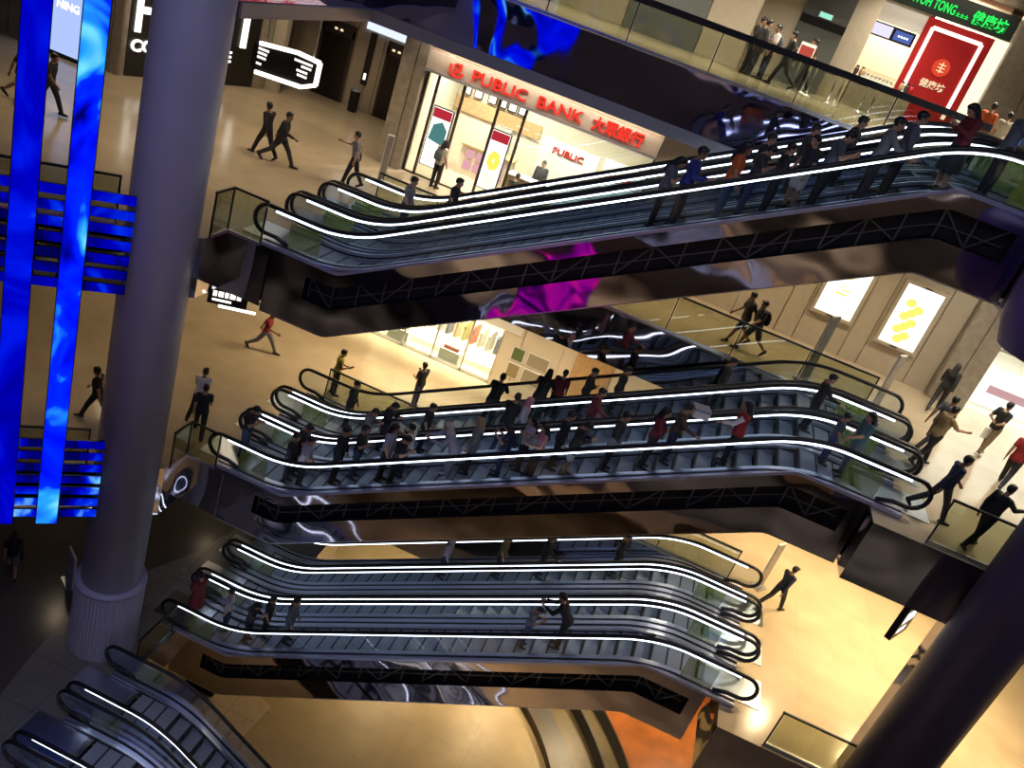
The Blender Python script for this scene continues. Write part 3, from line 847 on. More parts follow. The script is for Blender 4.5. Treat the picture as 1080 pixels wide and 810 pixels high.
hang_sign('hanging_sign', (7.55,17.55,-10.45), .85, .9, 1.0, 'black hanging sign with bright white lettering over the warm landing', Z3-1.5, False)

# ------------------------------------------------------------------ middle storey (Z2) far side: bright shop
ZC2 = Z3-1.5
struct('wall_shop_back', MB().box((-10.2,31.0,Z2),(-3.0,31.2,ZC2)), M_CREAM)
struct('wall_shop_head', MB().box((-10.2,28.5,-12.1),(-4.1,28.8,ZC2)), M_WHITE)
m = MB()
for x in (-9.5,-8.3,-7.1,-5.9,-4.75): m.box((x-.03,28.6,Z2),(x+.03,28.68,-12.1))
m.box((-9.5,28.6,Z2),(-4.75,28.68,Z2+.12)); struct('window_3', m, M_STEEL)
struct('window_3_glass', MB().box((-9.47,28.62,Z2+.12),(-4.75,28.635,-12.1)), M_GLASS)
CL = [pbr('garment_%d' % i, c, .7) for i, c in enumerate([(.75,.72,.66),(.12,.14,.20),(.55,.45,.30),(.35,.40,.18),(.65,.20,.15),(.80,.78,.75)])]
names2 = ('cream','navy','tan','olive','red','ivory')
RAD70 = math.radians(72)
for i in range(14):
    x = -9.25+.33*i; t = empty('garment_rail' if False else 'garment', (x,29.6,Z2+.805), RAD70)
    tag(t, '%s garment on a hanger in the bright shop window, number %d from the pillar side' % (names2[i%6], 14-i), 'garment', 'garments in the shop window')
    m = MB(); m.xzprism([(-.20,0),(.20,0),(.19,.55),(.24,.60),(.20,.78),(.05,.82),(-.05,.82),(-.20,.78),(-.24,.60),(-.19,.55)], -.06,.06); m.build('cloth', CL[i%6], t)
    MB().bar((0,0,.82),(0,0,.92),.012).build('hook', M_STEEL, t)
t = empty('garment_rail', (-7.0,29.6,Z2)); tag(t, 'steel clothes rail carrying the garments in the shop window', 'rail')
m = MB(); m.bar((-2.5,0,1.75),(2.5,0,1.75),.03); m.build('bar', M_STEEL, t)
for x in (-2.5,2.5): MB().bar((x,0,0),(x,0,1.75),.04).build('post', M_STEEL, t)
for i, x in enumerate((-8.6,-6.5)):
    t = empty('display_table', (x,28.98,Z2)); tag(t, 'white display plinth in the shop window, %s the pale pier' % ('farther from','nearer')[i], 'plinth', 'plinths in the shop window')
    MB().box((-.4,-.18,0),(.4,.18,.5)).build('body', M_WHITE, t); MB().box((-.3,-.12,.5),(.3,.12,.66)).build('folded_cloth', CL[3+i], t)
# poster pillar and beige panels right of the shop
grooved('wall_shop_pier', -4.75, 6.5, 28.55, Z2, ZC2, [-4.0,-2.5,-2.0,-1.3,-.6,1,2.5,4], M_CREAM, .5)
for i, (x0, x1, z0, z1, c) in enumerate([(-4.25,-3.75,-13.05,-12.5,(.10,.16,.05)),(-4.25,-3.75,-13.75,-13.15,(.30,.24,.12)),(-3.65,-2.8,-13.05,-12.5,(.34,.30,.22)),(-3.65,-2.8,-13.75,-13.15,(.30,.28,.20))]):
    t = empty('framed_picture', ((x0+x1)/2,28.5,z0)); tag(t, ('dark green','brown','pale upper','olive lower')[i]+' picture in the white framed block beside the bright shop', 'picture', 'pictures beside the shop')
    MB().box((x0-(x0+x1)/2,0,0),((x1-x0)/2,.04,z1-z0)).build('frame', M_WHITE, t); MB().box((x0-(x0+x1)/2+.04,-.01,.04),((x1-x0)/2-.04,0,z1-z0-.04)).build('print', pbr('picture_%d'%i, c, .5), t)
struct('wall_shop_brown', MB().box((-2.0,28.45,Z2),(-.65,28.56,ZC2)), M_WOOD)

# ------------------------------------------------------------------ upper floor (Z4)
grooved('wall_upper', -10.2, -.85, 31.2, Z4, 3.3, [-8.8,-6.6,-4.9,-2.35], M_BEIGE, .3)
t = empty('door_panel', (-3.62,31.18,Z4)); tag(t, 'grey green double door panel in the upper wall', 'door')
MB().box((-1.25,-.05,0),(1.25,0,3.1)).build('leaf', M_GREYPANEL, t); MB().box((-1.25,-.055,3.12),(1.25,0,3.3)).build('lintel', M_BLACKM, t)
struct('wall_niche', MB().box((-.85,33.5,Z4),(.42,33.7,3.3)), M_CREAM)
struct('wall_exit', MB().box((.42,33.3,Z4),(1.95,33.5,3.3)), M_GREYPANEL)
struct('trim_exit_band', MB().box((.42,33.27,.50),(1.95,33.3,.76)), M_BLACKM)
t = empty('exit_sign', (1.17,33.2,.80)); tag(t, 'small pale green exit sign on the grey upper wall', 'sign')
MB().box((-.23,0,0),(.23,.06,.18)).build('case', M_WHITE, t); MB().box((-.21,-.01,.015),(.21,0,.165)).build('lit_face', E_EXIT, t)
grooved('wall_upper_pillar', 1.95, 2.85, 34.6, Z4, 3.3, [], M_BEIGE, 1.6)
# herbal drink restaurant
struct('wall_restaurant_back', MB().box((2.85,38.2,Z4),(7.4,38.4,3.3)), M_CREAM)
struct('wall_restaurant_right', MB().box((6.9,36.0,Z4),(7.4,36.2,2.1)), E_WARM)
grooved('wall_upper_right', 7.4, 17.6, 35.6, Z4, 3.3, [8.6,9.8], M_STONE, .6)
t = empty('shop_sign', (5.1,35.9,2.12)); tag(t, 'dark restaurant fascia with glowing green lettering', 'sign')
MB().box((-2.4,0,0),(2.25,.3,.78)).build('board', pbr('sign_dark', (.02,.03,.025), .4), t)
text('letters', 'NG WOH TONG', .44, E_GREEN, (-1.86,-.03,.20), t, .02, .010, sx=.60)
for k in range(3):
    m = MB(); x = .20+.15*k
    m.box((x,-.05,.20),(x+.12,-.03,.225)).box((x,-.05,.26),(x+.12,-.03,.285)).box((x+.045,-.05,.20),(x+.075,-.03,.33)).build('small_glyph', E_GREEN, t)
text('letters', '健康坊', .46, E_GREEN, (.74,-.03,.19), t, .02, .010, sx=.88)
t = empty('menu_board', (3.7,36.3,.92)); tag(t, 'black framed menu screens over the restaurant counter', 'screen')
MB().box((-.80,0,0),(.78,.1,.48)).build('frame', M_BLACKM, t)
MB().box((-.74,-.012,.05),(-.05,0,.43)).build('screen_face', emit('menu_a', (.80,.75,1.0), 1.1), t); MB().box((.06,-.012,.07),(.70,0,.40)).build('screen_face', emit('menu_b', (.10,.16,.50), .9), t)
m = MB()
for k in range(4): m.box((.20+.10*k,-.02,.20),(.27+.10*k,-.013,.26))
m.build('menu_lettering', E_TXT, t)
struct('wall_restaurant_head', MB().box((2.85,36.0,1.42),(4.75,36.2,2.12)), M_WHITE)
t = empty('red_feature_panel', (5.7,35.95,Z4)); tag(t, 'tall red panel with a white light frame and round emblem', 'panel')
MB().box((-1.15,0,0),(1.2,.2,3.55)).build('panel', M_RED, t)
m = MB(); fr = [(-.88,.6),(-.88,3.26),(.87,3.26),(.87,.6)]
for a, b in zip(fr[:-1], fr[1:]): m.bar((a[0],-.03,a[1]),(b[0],-.03,b[1]),.13,.05,up=(0,1,0))
m.build('light_frame', emit('red_panel_frame', (1.0,.80,.70), 1.8), t)
m = MB(); m.lathe((0,0), [(.30,0),(.30,.02),(.24,.021)], 28)
m.v = [(x,-.01-z,y+2.15) for x,y,z in m.v]; m.build('emblem_disc', emit('emblem_disc', (.75,.07,.03), 1.0), t)
m = MB()
for k in range(3): m.box((-.13,-.06,2.02+.11*k),(.13,-.045,2.05+.11*k))
m.bar((0,-.05,1.98),(0,-.05,2.34),.035); m.build('emblem_mark', E_TXTW, t)
text('letters', '健康坊', .30, E_TXTW, (-.45,-.03,1.42), t, .008, .004)
t = empty('food_counter', (3.95,34.9,Z4)); tag(t, 'restaurant counter with a glass food display and brown front', 'counter')
MB().box((-1.02,-.2,0),(1.15,.5,.95)).build('counter_body', M_STONE, t); MB().box((-1.05,-.25,.95),(1.2,.55,1.0)).build('counter_top', M_STEEL, t)
MB().box((-.8,-.15,1.0),(.45,.4,1.32)).build('glass_case', M_GLASS, t); MB().box((-.75,-.1,1.005),(.4,.35,1.05)).build('lit_tray', E_WARM, t)
m = MB()
for k in range(8): m.ball((-.66+.14*k,.1,1.13), .05,.08,.06, 8, 6)
m.build('food_pots', M_STEEL, t)
for i, (x, c) in enumerate(((-1.1,M_BROWN),(-.88,M_WOOD),(.78,M_WOOD),(.98,M_BROWN),(1.18,M_RED))):
    t = empty('jar', (3.95+x*.88,34.95,Z4+1.006)); tag(t, ('dark jar at the pillar end','tan jar second from the pillar','amber jar right of the glass case','brown jar beside the amber jar','red jar at the red panel end')[i]+' of the food counter', 'jar', 'jars on the food counter')
    m = MB(); m.lathe((0,0), [(.05,0),(.08,.06),(.085,.2),(.05,.28)], 16); m.build('body', c, t, True); m = MB(); m.lathe((0,0), [(.055,.28),(.055,.33)], 16); m.build('lid', M_BLACKM, t, True)
# queue posts
def qpost(x, y, lab):
    t = empty('queue_post', (x,y,Z4)); tag(t, lab, 'queue post', 'steel queue posts before the restaurant')
    m = MB(); m.lathe((0,0), [(.17,0),(.17,.02),(.06,.05),(.026,.07),(.026,.92),(.035,.93),(.035,1.0),(.01,1.02)], 18); m.build('post', M_STEEL, t, True)
QP = [(.95,30.1),(1.35,31.0),(1.52,30.6),(2.22,30.9),(2.42,30.5),(3.35,32.1),(3.62,31.8)]
for i, (x, y) in enumerate(QP):
    qpost(x, y, 'shiny steel queue post, %s from the left in the line before the restaurant' % ('first','second','third','fourth','fifth','sixth','seventh')[i])
for i, (a, b) in enumerate(((1,3),(2,4),(3,5),(4,6))):
    p, q = Vector(QP[a]), Vector(QP[b]); d = (q-p).normalized()*.065; p = p+d; q = q-d; m = MB()
    n = 8; pts = [(p[0]+(q[0]-p[0])*k/n, p[1]+(q[1]-p[1])*k/n, Z4+.95-.10*math.sin(PI*k/n)) for k in range(n+1)]
    m.tube(pts, .02, 6); o = m.build('queue_rope', M_BLACK, None, True); tag(o, 'black belt between queue posts, stretch %s from the left' % ('one','two','three','four')[i], 'rope', 'belts between the queue posts')
t = empty('sign_stand', (.98,30.6,Z4)); tag(t, 'small lit red sign on a stand beside the queue', 'sign')
MB().bar((0,0,0),(0,0,.95),.03).build('pole', M_STEEL, t); MB().box((-.2,-.2,0),(.2,.2,.03)).build('base', M_STEEL, t)
MB().box((-.24,-.03,.95),(.24,.03,1.45)).build('frame', M_WHITE, t); MB().box((-.21,-.04,.98),(.21,-.03,1.36)).build('lit_face', emit('stand_red', (.65,.10,.07), .8), t)
# table on the landing
t = empty('dining_table', (7.3,27.5,Z4)); tag(t, 'dark cafe table with a small blue screen behind the top landing', 'table')
MB().box((-.5,-.4,.70),(.5,.4,.75)).build('table_top', M_BLACKM, t); m = MB(); m.lathe((0,0), [(.28,0),(.28,.03),(.04,.06),(.04,.70)], 20); m.build('pedestal', M_STEEL, t, True)
t = empty('monitor', (7.0,27.45,Z4+.752)); tag(t, 'small blue lit screen on the cafe table', 'screen')
MB().box((-.18,.0,.08),(.18,.03,.36)).build('housing', M_BLACKM, t); MB().box((-.16,-.008,.1),(.16,0,.34)).build('screen_face', emit('blue_screen', (.05,.16,.9), 1.0), t); MB().box((-.08,-.05,0),(.08,.07,.015)).build('foot', M_BLACKM, t); MB().bar((0,.02,.01),(0,.02,.1),.03).build('stem', M_BLACKM, t)
# ------------------------------------------------------------------ ground level seen below the lowest bank
m_curve = []
for k in range(25):
    a = math.radians(100 - 7.0*k); m_curve.append((-1.5+5.4*math.cos(a)+0, 22.2+5.4*math.sin(a)))
def ring(cx, cy, r0, r1, a0, a1, z0, z1, n=36):
    m = MB(); vs = []; 
    for k in range(n+1):
        a = a0+(a1-a0)*k/n
        for r in (r0, r1):
            for z in (z0, z1): vs.append((cx+r*math.cos(a), cy+r*math.sin(a), z))
    fs = []
    for k in range(n):
        b = 4*k; c = b+4
        fs += [(b+1,b+3,c+3,c+1),(b,c,c+2,b+2),(b,b+1,c+1,c),(b+2,c+2,c+3,b+3)]
    fs += [(0,2,3,1),(4*n,4*n+1,4*n+3,4*n+2)]
    return m.add(vs, fs)
CX, CY, CR = -4.6, 21.0, 8.6
o = ring(CX, CY, CR, CR+.42, math.radians(-18), math.radians(75), Z0, Z0+.35).build('curved_kerb', M_BROWN); tag(o, 'dark curved kerb around the tan ground floor area', 'kerb')
struct('floor_ground_dark', ring(CX, CY, CR+.42, CR+1.2, math.radians(-18), math.radians(75), Z0-.01, Z0+.02), pbr('ground_grey', (.045,.042,.046), .4))
struct('floor_ground_brown', ring(CX, CY, CR+1.2, CR+3.2, math.radians(-18), math.radians(75), Z0-.01, Z0+.012), pbr('ground_brown', (.085,.06,.022), .4, noise=.2, nscale=2))
struct('floor_ground_orange', ring(CX, CY, CR+3.2, CR+9, math.radians(-18), math.radians(75), Z0-.01, Z0+.016), pbr('ground_orange', (.20,.062,.014), .35, noise=.25, nscale=1.2))
for i, rr in enumerate((2.15, 3.2)):
    m = ring(CX, CY, CR+rr, CR+rr+.07, math.radians(-18), math.radians(75), Z0+.0, Z0+.6)
    o = m.build('curved_rail', M_BLACKM); tag(o, ('inner','outer')[i]+' black curved rail between brown and orange ground floor', 'rail')
struct('floor_ground_mat', MB().prism([(-10.3,21.9),(-9.3,22.6),(-7.2,21.9),(-7.4,20.2),(-8.3,19.6)], Z0-.01, Z0+.01), tile('pale_inlay', (.62,.50,.36), (.6,.48,.34), 1.4, .3))
t = empty('planter', (-9.75,21.3,Z0)); tag(t, 'dark planter box on the pale ground floor inlay', 'planter')
MB().box((-.55,-.16,0),(.55,.16,.45)).build('box_body', M_BLACKM, t)
m = MB()
random.seed(5)
for k in range(26):
    x = random.uniform(-.5,.5); y = random.uniform(-.12,.12); m.bar((x,y,.43),(x+random.uniform(-.12,.12),y+random.uniform(-.12,.12),.62+random.random()*.12),.05,.012)
m.build('foliage', pbr('dark_leaf', (.02,.04,.015), .6), t)
# ------------------------------------------------------------------ people
def ellip(mb, c, rx, ry, rz, R=None, n=18, m=12):
    b = len(mb.v); mb.ball((0,0,0), rx, ry, rz, n, m)
    for i in range(b, len(mb.v)):
        v = Vector(mb.v[i]); v = (R @ v if R else v) + Vector(c); mb.v[i] = tuple(v)
def capsule(mb, p, q, r0, r1, n=12):
    p, q = Vector(p), Vector(q); d = q - p
    if d.length < 1e-5: return
    e = d.normalized(); u = Vector((0,1,0)) if abs(e.y) < .9 else Vector((1,0,0))
    sx = (u - e*u.dot(e)).normalized(); sy = e.cross(sx)
    rings = []
    for k in (1,2,3): a = PI/2*k/4; rings.append((p - e*r0*math.cos(a), r0*math.sin(a)))
    rings.append((p, r0)); rings.append((q, r1))
    for k in (3,2,1): a = PI/2*k/4; rings.append((q + e*r1*math.cos(a), r1*math.sin(a)))
    vs = [tuple(c + sx*(r*math.cos(2*PI*i/n)) + sy*(r*math.sin(2*PI*i/n))) for c, r in rings for i in range(n)]
    vs += [tuple(p - e*r0), tuple(q + e*r1)]
    m = len(rings); fs = []
    for j in range(m-1):
        for i in range(n): fs.append((j*n+i, j*n+(i+1)%n, (j+1)*n+(i+1)%n, (j+1)*n+i))
    for i in range(n):
        fs.append((m*n, (i+1)%n, i)); fs.append((m*n+1, (m-1)*n+i, (m-1)*n+(i+1)%n))
    mb.add(vs, fs)
def loft(mb, rings, n=20):
    """rings: (centre, axis_x*rx, axis_y*ry) closed by fans"""
    vs = []
    for c, ax, ay in rings:
        for i in range(n):
            a = 2*PI*i/n; ca, sa = math.cos(a), math.sin(a)
            k = .88  # slightly squared section
            vs.append(tuple(c + ax*(math.copysign(abs(ca)**k, ca)) + ay*(math.copysign(abs(sa)**k, sa))))
    m = len(rings); fs = []
    for j in range(m-1):
        for i in range(n): fs.append((j*n+i, j*n+(i+1)%n, (j+1)*n+(i+1)%n, (j+1)*n+i))
    fs += [tuple(range(n-1,-1,-1)), tuple((m-1)*n+i for i in range(n))]
    mb.add(vs, fs)
def fuse(mb, name, voxel):
    """one continuous skin over overlapping solids"""
    me = mb.mesh('tmp'); o = bpy.data.objects.new('tmp', me); COL.objects.link(o)
    md = o.modifiers.new('r', 'REMESH'); md.mode = 'VOXEL'; md.voxel_size = voxel; md.use_smooth_shade = True
    ms = o.modifiers.new('s', 'SMOOTH'); ms.iterations = 2; ms.factor = .5
    dg = bpy.context.evaluated_depsgraph_get(); dg.update()
    out = bpy.data.meshes.new_from_object(o.evaluated_get(dg)); out.name = name
    bpy.data.objects.remove(o); bpy.data.meshes.remove(me)
    return out

RAD = math.radians
POSES = {
 # lean, (arm swing, abduct, elbow, inward) L / R, (hip, knee) L / R, head pitch, head yaw
 'stand':  dict(lean=0,  L=(4,7,18,0),   R=(4,7,22,0),   l=(0,2), r=(3,5), head=8),
 'rail':   dict(lean=3,  L=(5,7,25,0),   R=(42,14,38,-10), l=(0,2), r=(6,10), head=6),
 'railL':  dict(lean=3,  L=(42,14,38,-10), R=(6,7,22,0), l=(5,9), r=(0,2), head=4),
 'phone':  dict(lean=2,  L=(22,8,98,30), R=(26,8,104,28), l=(0,2), r=(2,4), head=32),
 'cross':  dict(lean=0,  L=(16,10,92,62), R=(18,10,88,62), l=(0,2), r=(4,8), head=5),
 'lean':   dict(lean=32, L=(66,12,62,30), R=(70,12,56,26), l=(0,3), r=(1,4), head=-18),
 'walkA':  dict(lean=5,  L=(-26,7,14,0), R=(24,7,28,0),  l=(27,6), r=(-22,20), head=4),
 'walkB':  dict(lean=5,  L=(26,7,28,0),  R=(-24,7,14,0), l=(-24,26), r=(24,8), head=6),
 'stride': dict(lean=7,  L=(-34,14,20,0), R=(36,12,45,0), l=(34,8), r=(-30,24), head=2),
 'reach':  dict(lean=6,  L=(-8,10,16,0), R=(58,10,42,0), l=(16,4), r=(-16,16), head=2),
 'talk':   dict(lean=3,  L=(10,9,70,25), R=(16,12,95,10), l=(0,2), r=(8,10), head=4),
 'behind': dict(lean=-2, L=(-30,12,52,55), R=(-30,12,52,55), l=(12,4), r=(-10,8), head=0),
 'sit':    dict(lean=6,  L=(34,8,62,25), R=(34,8,66,25), l=(84,86), r=(86,84), head=14),
}
def skeleton(p):
    P = POSES[p]; th = RAD(P['lean']); X = Vector((1,0,0))
    s = Vector((0, math.sin(th), math.cos(th))); f = Vector((0, math.cos(th), -math.sin(th)))
    J = {'P': Vector((0,0,.92))}
    U = lambda x, y, z: J['P'] + X*x + f*y + s*z
    J['U'] = U; J['s'] = s; J['f'] = f
    ht = th + RAD(P['head'])
    J['hs'] = Vector((0, math.sin(ht), math.cos(ht))); J['hf'] = Vector((0, math.cos(ht), -math.sin(ht)))
    J['neck'] = U(0,-.012,.475); J['head'] = J['neck'] + J['hs']*.145 + J['hf']*.03
    for sd, k in ((-1,'L'),(1,'R')):
        a, ab, el, inw = [RAD(v) for v in P[k]]
        sh = U(.165*sd, -.01, .425); J['sh'+k] = sh
        d = X*(sd*math.sin(ab)) + f*(math.sin(a)*math.cos(ab)) - s*(math.cos(a)*math.cos(ab))
        eb = sh + d*.275; J['el'+k] = eb
        b = a + el
        d2 = f*math.sin(b) - s*math.cos(b)
        d2 = (d2*math.cos(inw) + X*(-sd*math.sin(inw)) + X*(sd*.06)).normalized()
        J['wr'+k] = eb + d2*.245; J['fd'+k] = d2
        h, kn = [RAD(v) for v in P[k.lower()]]
        hp = J['P'] + X*(.088*sd) + Vector((0,0,-.03)); J['hp'+k] = hp
        kd = Vector((.04*sd*.4, math.sin(h), -math.cos(h))).normalized(); J['kn'+k] = hp + kd*.41
        sdv = Vector((.0, math.sin(h-kn), -math.cos(h-kn))); J['an'+k] = J['kn'+k] + sdv*.405
        fp = max(-.2, min(.75, -(h-kn)*.9)) if (h-kn) < -.05 else 0
        J['ft'+k] = Vector((.10*sd, math.cos(fp), -math.sin(fp))).normalized()
        J['up'+k] = (-sdv)
    low = min((J['an'+k] + J['ft'+k]*t - Vector((0,0,.079))).z for k in 'LR' for t in (0,.14))
    J['dz'] = -low
    return J
def hand(mb, J, k, sd):
    w = J['wr'+k]; d = J['fd'+k]
    X = Vector((1,0,0)); side = (X - d*X.dot(d)).normalized()*sd       # towards the outside
    nrm = d.cross(side).normalized()                                  # through the palm
    pd = (d + nrm*.10).normalized() if nrm.dot(J['f']) >= 0 else (d - nrm*.10).normalized()
    fw = nrm if nrm.dot(J['f']) >= 0 else -nrm
    # relaxed hanging hand: thumb forwards, fingers in a fan along fw
    c = w + d*.045
    for t in (-.024,-.008,.008,.024): capsule(mb, w + d*.012 + fw*t*.6, w + d*.085 + fw*t, .0125, .0115, 8)
    for t, ln in ((-.030,.052),(-.010,.066),(.010,.070),(.030,.062)):
        b0 = w + d*.085 + fw*t; m0 = b0 + d*(ln*.55) - side*.006; e0 = m0 + (d - side*.55).normalized()*(ln*.5)
        capsule(mb, b0, m0, .0085, .008, 8); capsule(mb, m0, e0, .008, .0065, 8)
    t0 = w + d*.03 + fw*.026; t1 = t0 + (d*.6 + fw*.75 - side*.25).normalized()*.036; t2 = t1 + (d*.9 + fw*.3 - side*.3).normalized()*.028
    capsule(mb, t0, t1, .011, .0095, 8); capsule(mb, t1, t2, .0095, .007, 8)
TORSO = [(-.10,.150,.100,.0),(-.03,.160,.110,-.005),(.06,.145,.098,.0),(.15,.135,.090,.008),(.26,.150,.105,.010),(.36,.170,.105,.0),(.425,.150,.085,-.008),(.465,.085,.062,-.012),(.49,.05,.05,-.01)]
def torso(mb, J, grow, z0, z1):
    rg = []
    for z, rx, ry, y in TORSO:
        if z0-.001 <= z <= z1+.001: rg.append((J['U'](0,y,z), Vector((1,0,0))*(rx+grow), J['f']*(ry+grow)))
    loft(mb, rg)
def shift(me, dz):
    for v in me.vertices: v.co.z += dz
    return me
PC = {}
def part(pose, kind):
    key = (pose, kind)
    if key in PC: return PC[key]
    J = skeleton(pose); X = Vector((1,0,0)); mb = MB(); vox = .012
    if kind == 'body':
        vox = .0085
        h, hs, hf = J['head'], J['hs'], J['hf']; Rm = Matrix((X, hf, hs)).transposed()
        ellip(mb, h + hs*.018, .074, .092, .103, Rm)                       # skull
        ellip(mb, h - hs*.040 + hf*.022, .056, .066, .070, Rm)             # jaw
        capsule(mb, h - hs*.095 + hf*.062, h - hs*.082 + hf*.070, .022, .02) # chin
        capsule(mb, h + hs*.012 + hf*.088, h - hs*.026 + hf*.104, .010, .015, 10) # nose
        ellip(mb, h - hs*.055 + hf*.082, .024, .012, .010, Rm)             # mouth
        for sd in (-1,1):
            ellip(mb, h + X*(.076*sd) - hs*.008 - hf*.008, .011, .021, .031, Rm)  # ears
            ellip(mb, h + X*(.033*sd) + hs*.030 + hf*.078, .026, .012, .010, Rm)  # brow
        capsule(mb, J['neck'] - J['s']*.03, h - hs*.05, .056, .052)
        torso(mb, J, 0, -.10, .49)
        for sd, k in ((-1,'L'),(1,'R')):
            capsule(mb, J['U'](.09*sd,-.01,.43), J['sh'+k], .06, .058); capsule(mb, J['sh'+k], J['el'+k], .052, .040); capsule(mb, J['el'+k], J['wr'+k], .041, .027)
            hand(mb, J, k, sd)
            capsule(mb, J['hp'+k], J['kn'+k], .088, .056); capsule(mb, J['kn'+k], J['kn'+k]*.55 + J['an'+k]*.45, .055, .053); capsule(mb, J['kn'+k]*.55 + J['an'+k]*.45, J['an'+k], .053, .037)
            capsule(mb, J['an'+k] - J['ft'+k]*.03 - Vector((0,0,.035)), J['an'+k] + J['ft'+k]*.13 - Vector((0,0,.045)), .034, .028)
    elif kind in ('tee','shirt','coat','vest'):
        g = .026 if kind == 'coat' else .017
        lo = -.10 if kind != 'tee' else -.10
        torso(mb, J, g, lo, .465)
        if kind == 'coat':
            for k in 'LR': capsule(mb, J['hp'+k], J['hp'+k]*.62 + J['kn'+k]*.38, .108, .10)
        for sd, k in ((-1,'L'),(1,'R')):
            capsule(mb, J['U'](.09*sd,-.01,.43), J['sh'+k], .068, .070)
            if kind == 'vest': continue
            capsule(mb, J['sh'+k], J['sh'+k]*.35 + J['el'+k]*.65 if kind == 'tee' else J['el'+k], .068, .058 if kind == 'tee' else .054)
            if kind != 'tee': capsule(mb, J['el'+k], J['el'+k]*.10 + J['wr'+k]*.90, .054, .040)
    elif kind in ('trousers','shorts','skirt'):
        rg = [(J['P'] + Vector((0,y,z)), X*(rx+.010), Vector((0,1,0))*(ry+.010)) for z, rx, ry, y in ((-.11,.150,.105,0),(-.03,.158,.112,-.005),(.07,.146,.100,0))]
        loft(mb, rg)
        for k in 'LR':
            if kind == 'trousers':
                capsule(mb, J['hp'+k], J['kn'+k], .098, .072); capsule(mb, J['kn'+k], J['kn'+k]*.08 + J['an'+k]*.92, .071, .058)
            elif kind == 'shorts':
                capsule(mb, J['hp'+k], J['hp'+k]*.18 + J['kn'+k]*.82, .10, .088)
        if kind == 'skirt':
            mid = (J['knL'] + J['knR'])*.5
            loft(mb, [(J['P'], X*.165, Vector((0,1,0))*.12), (J['P']*.5+mid*.5, X*.20, Vector((0,1,0))*.17), (mid + Vector((0,0,-.08)), X*.22, Vector((0,1,0))*.21)])
    elif kind in ('shoeL','shoeR'):
        k = kind[-1]; a = J['an'+k]; ft = J['ft'+k]; dn = Vector((0,0,-1))
        capsule(mb, a - ft*.045 + dn*.030, a + ft*.05 + dn*.036, .045, .043); capsule(mb, a + ft*.05 + dn*.036, a + ft*.155 + dn*.046, .043, .030)
        capsule(mb, a + Vector((0,0,.02)), a + dn*.03, .045, .046)
        vox = .010
    elif kind in ('short','long','hijab','bun','cap'):
        h, hs, hf = J['head'], J['hs'], J['hf']; Rm = Matrix((X, hf, hs)).transposed(); vox = .010
        ellip(mb, h + hs*.034 - hf*.018, .085, .098, .106, Rm)
        ellip(mb, h + hs*.082 + hf*.016, .072, .078, .050, Rm)
        if kind == 'long':
            capsule(mb, h - hf*.055 - hs*.01, J['U'](0,-.125,.34), .075, .060); 
            for sd in (-1,1): capsule(mb, h + X*(.062*sd) - hf*.02, J['U'](.075*sd,-.06,.40), .034, .03)
        if kind == 'bun': ellip(mb, h - hf*.105 + hs*.055, .045,.045,.045, Rm)
        if kind == 'hijab':
            capsule(mb, h - hf*.03 - hs*.02, J['neck'] - J['s']*.03, .088, .11); capsule(mb, J['U'](-.08,0,.41), J['U'](.08,0,.41), .10, .10)
        if kind == 'cap':
            loft(mb, [(h + hs*.062 + hf*.06, X*.062, hf*.03), (h + hs*.072 + hf*.06, X*.062, hf*.03)]); capsule(mb, h + hs*.068 + hf*.07, h + hs*.055 + hf*.145, .05, .035)
    elif kind == 'eyes':
        h, hs, hf = J['head'], J['hs'], J['hf']
        for sd in (-1,1): ellip(mb, h + X*(.031*sd) + hs*.010 + hf*.080, .012, .010, .008, Matrix((X,hf,hs)).transposed(), 8, 6)
        me = mb.mesh('eyes', True); PC[key] = shift(me, J['dz']); return PC[key]
    elif kind == 'backpack':
        U, f, s = J['U'], J['f'], J['s']
        loft(mb, [(U(0,-.17,.05), X*.13, f*.06), (U(0,-.19,.12), X*.155, f*.085), (U(0,-.19,.30), X*.15, f*.08), (U(0,-.165,.42), X*.11, f*.05)])
        for sd in (-1,1): 
            pts = [U(.10*sd,-.14,.40), U(.10*sd,-.04,.485), U(.105*sd,.06,.45), U(.11*sd,.125,.34), U(.13*sd,.10,.20), U(.14*sd,-.03,.12)]
            for a, b in zip(pts[:-1], pts[1:]): capsule(mb, a, b, .016, .016, 8)
    elif kind == 'shoulder_bag':
        U = J['U']; loft(mb, [(U(.21,.0,-.16), X*.04, J['f']*.13), (U(.21,.0,-.02), X*.055, J['f']*.145), (U(.20,.0,.07), X*.04, J['f']*.13)])
        pts = [U(.20,.09,.06), U(.13,.13,.24), U(.0,.13,.36), U(-.11,.07,.47), U(-.12,-.06,.46), U(.02,-.14,.30), U(.17,-.12,.12), U(.20,-.09,.06)]
        for a, b in zip(pts[:-1], pts[1:]): capsule(mb, a, b, .012, .012, 8)
    elif kind == 'carry_bag':
        w = J['wrR'] + J['fdR']*.10; mb.box((w.x-.05, w.y-.17, w.z-.42), (w.x+.05, w.y+.17, w.z-.10))
        for q in (-.09,.09):
            capsule(mb, (w.x, w.y+q, w.z-.11), (w.x, w.y, w.z+.0), .009, .009, 8)
    me = fuse(mb, kind, vox)
    PC[key] = shift(me, J['dz'])
    return PC[key]

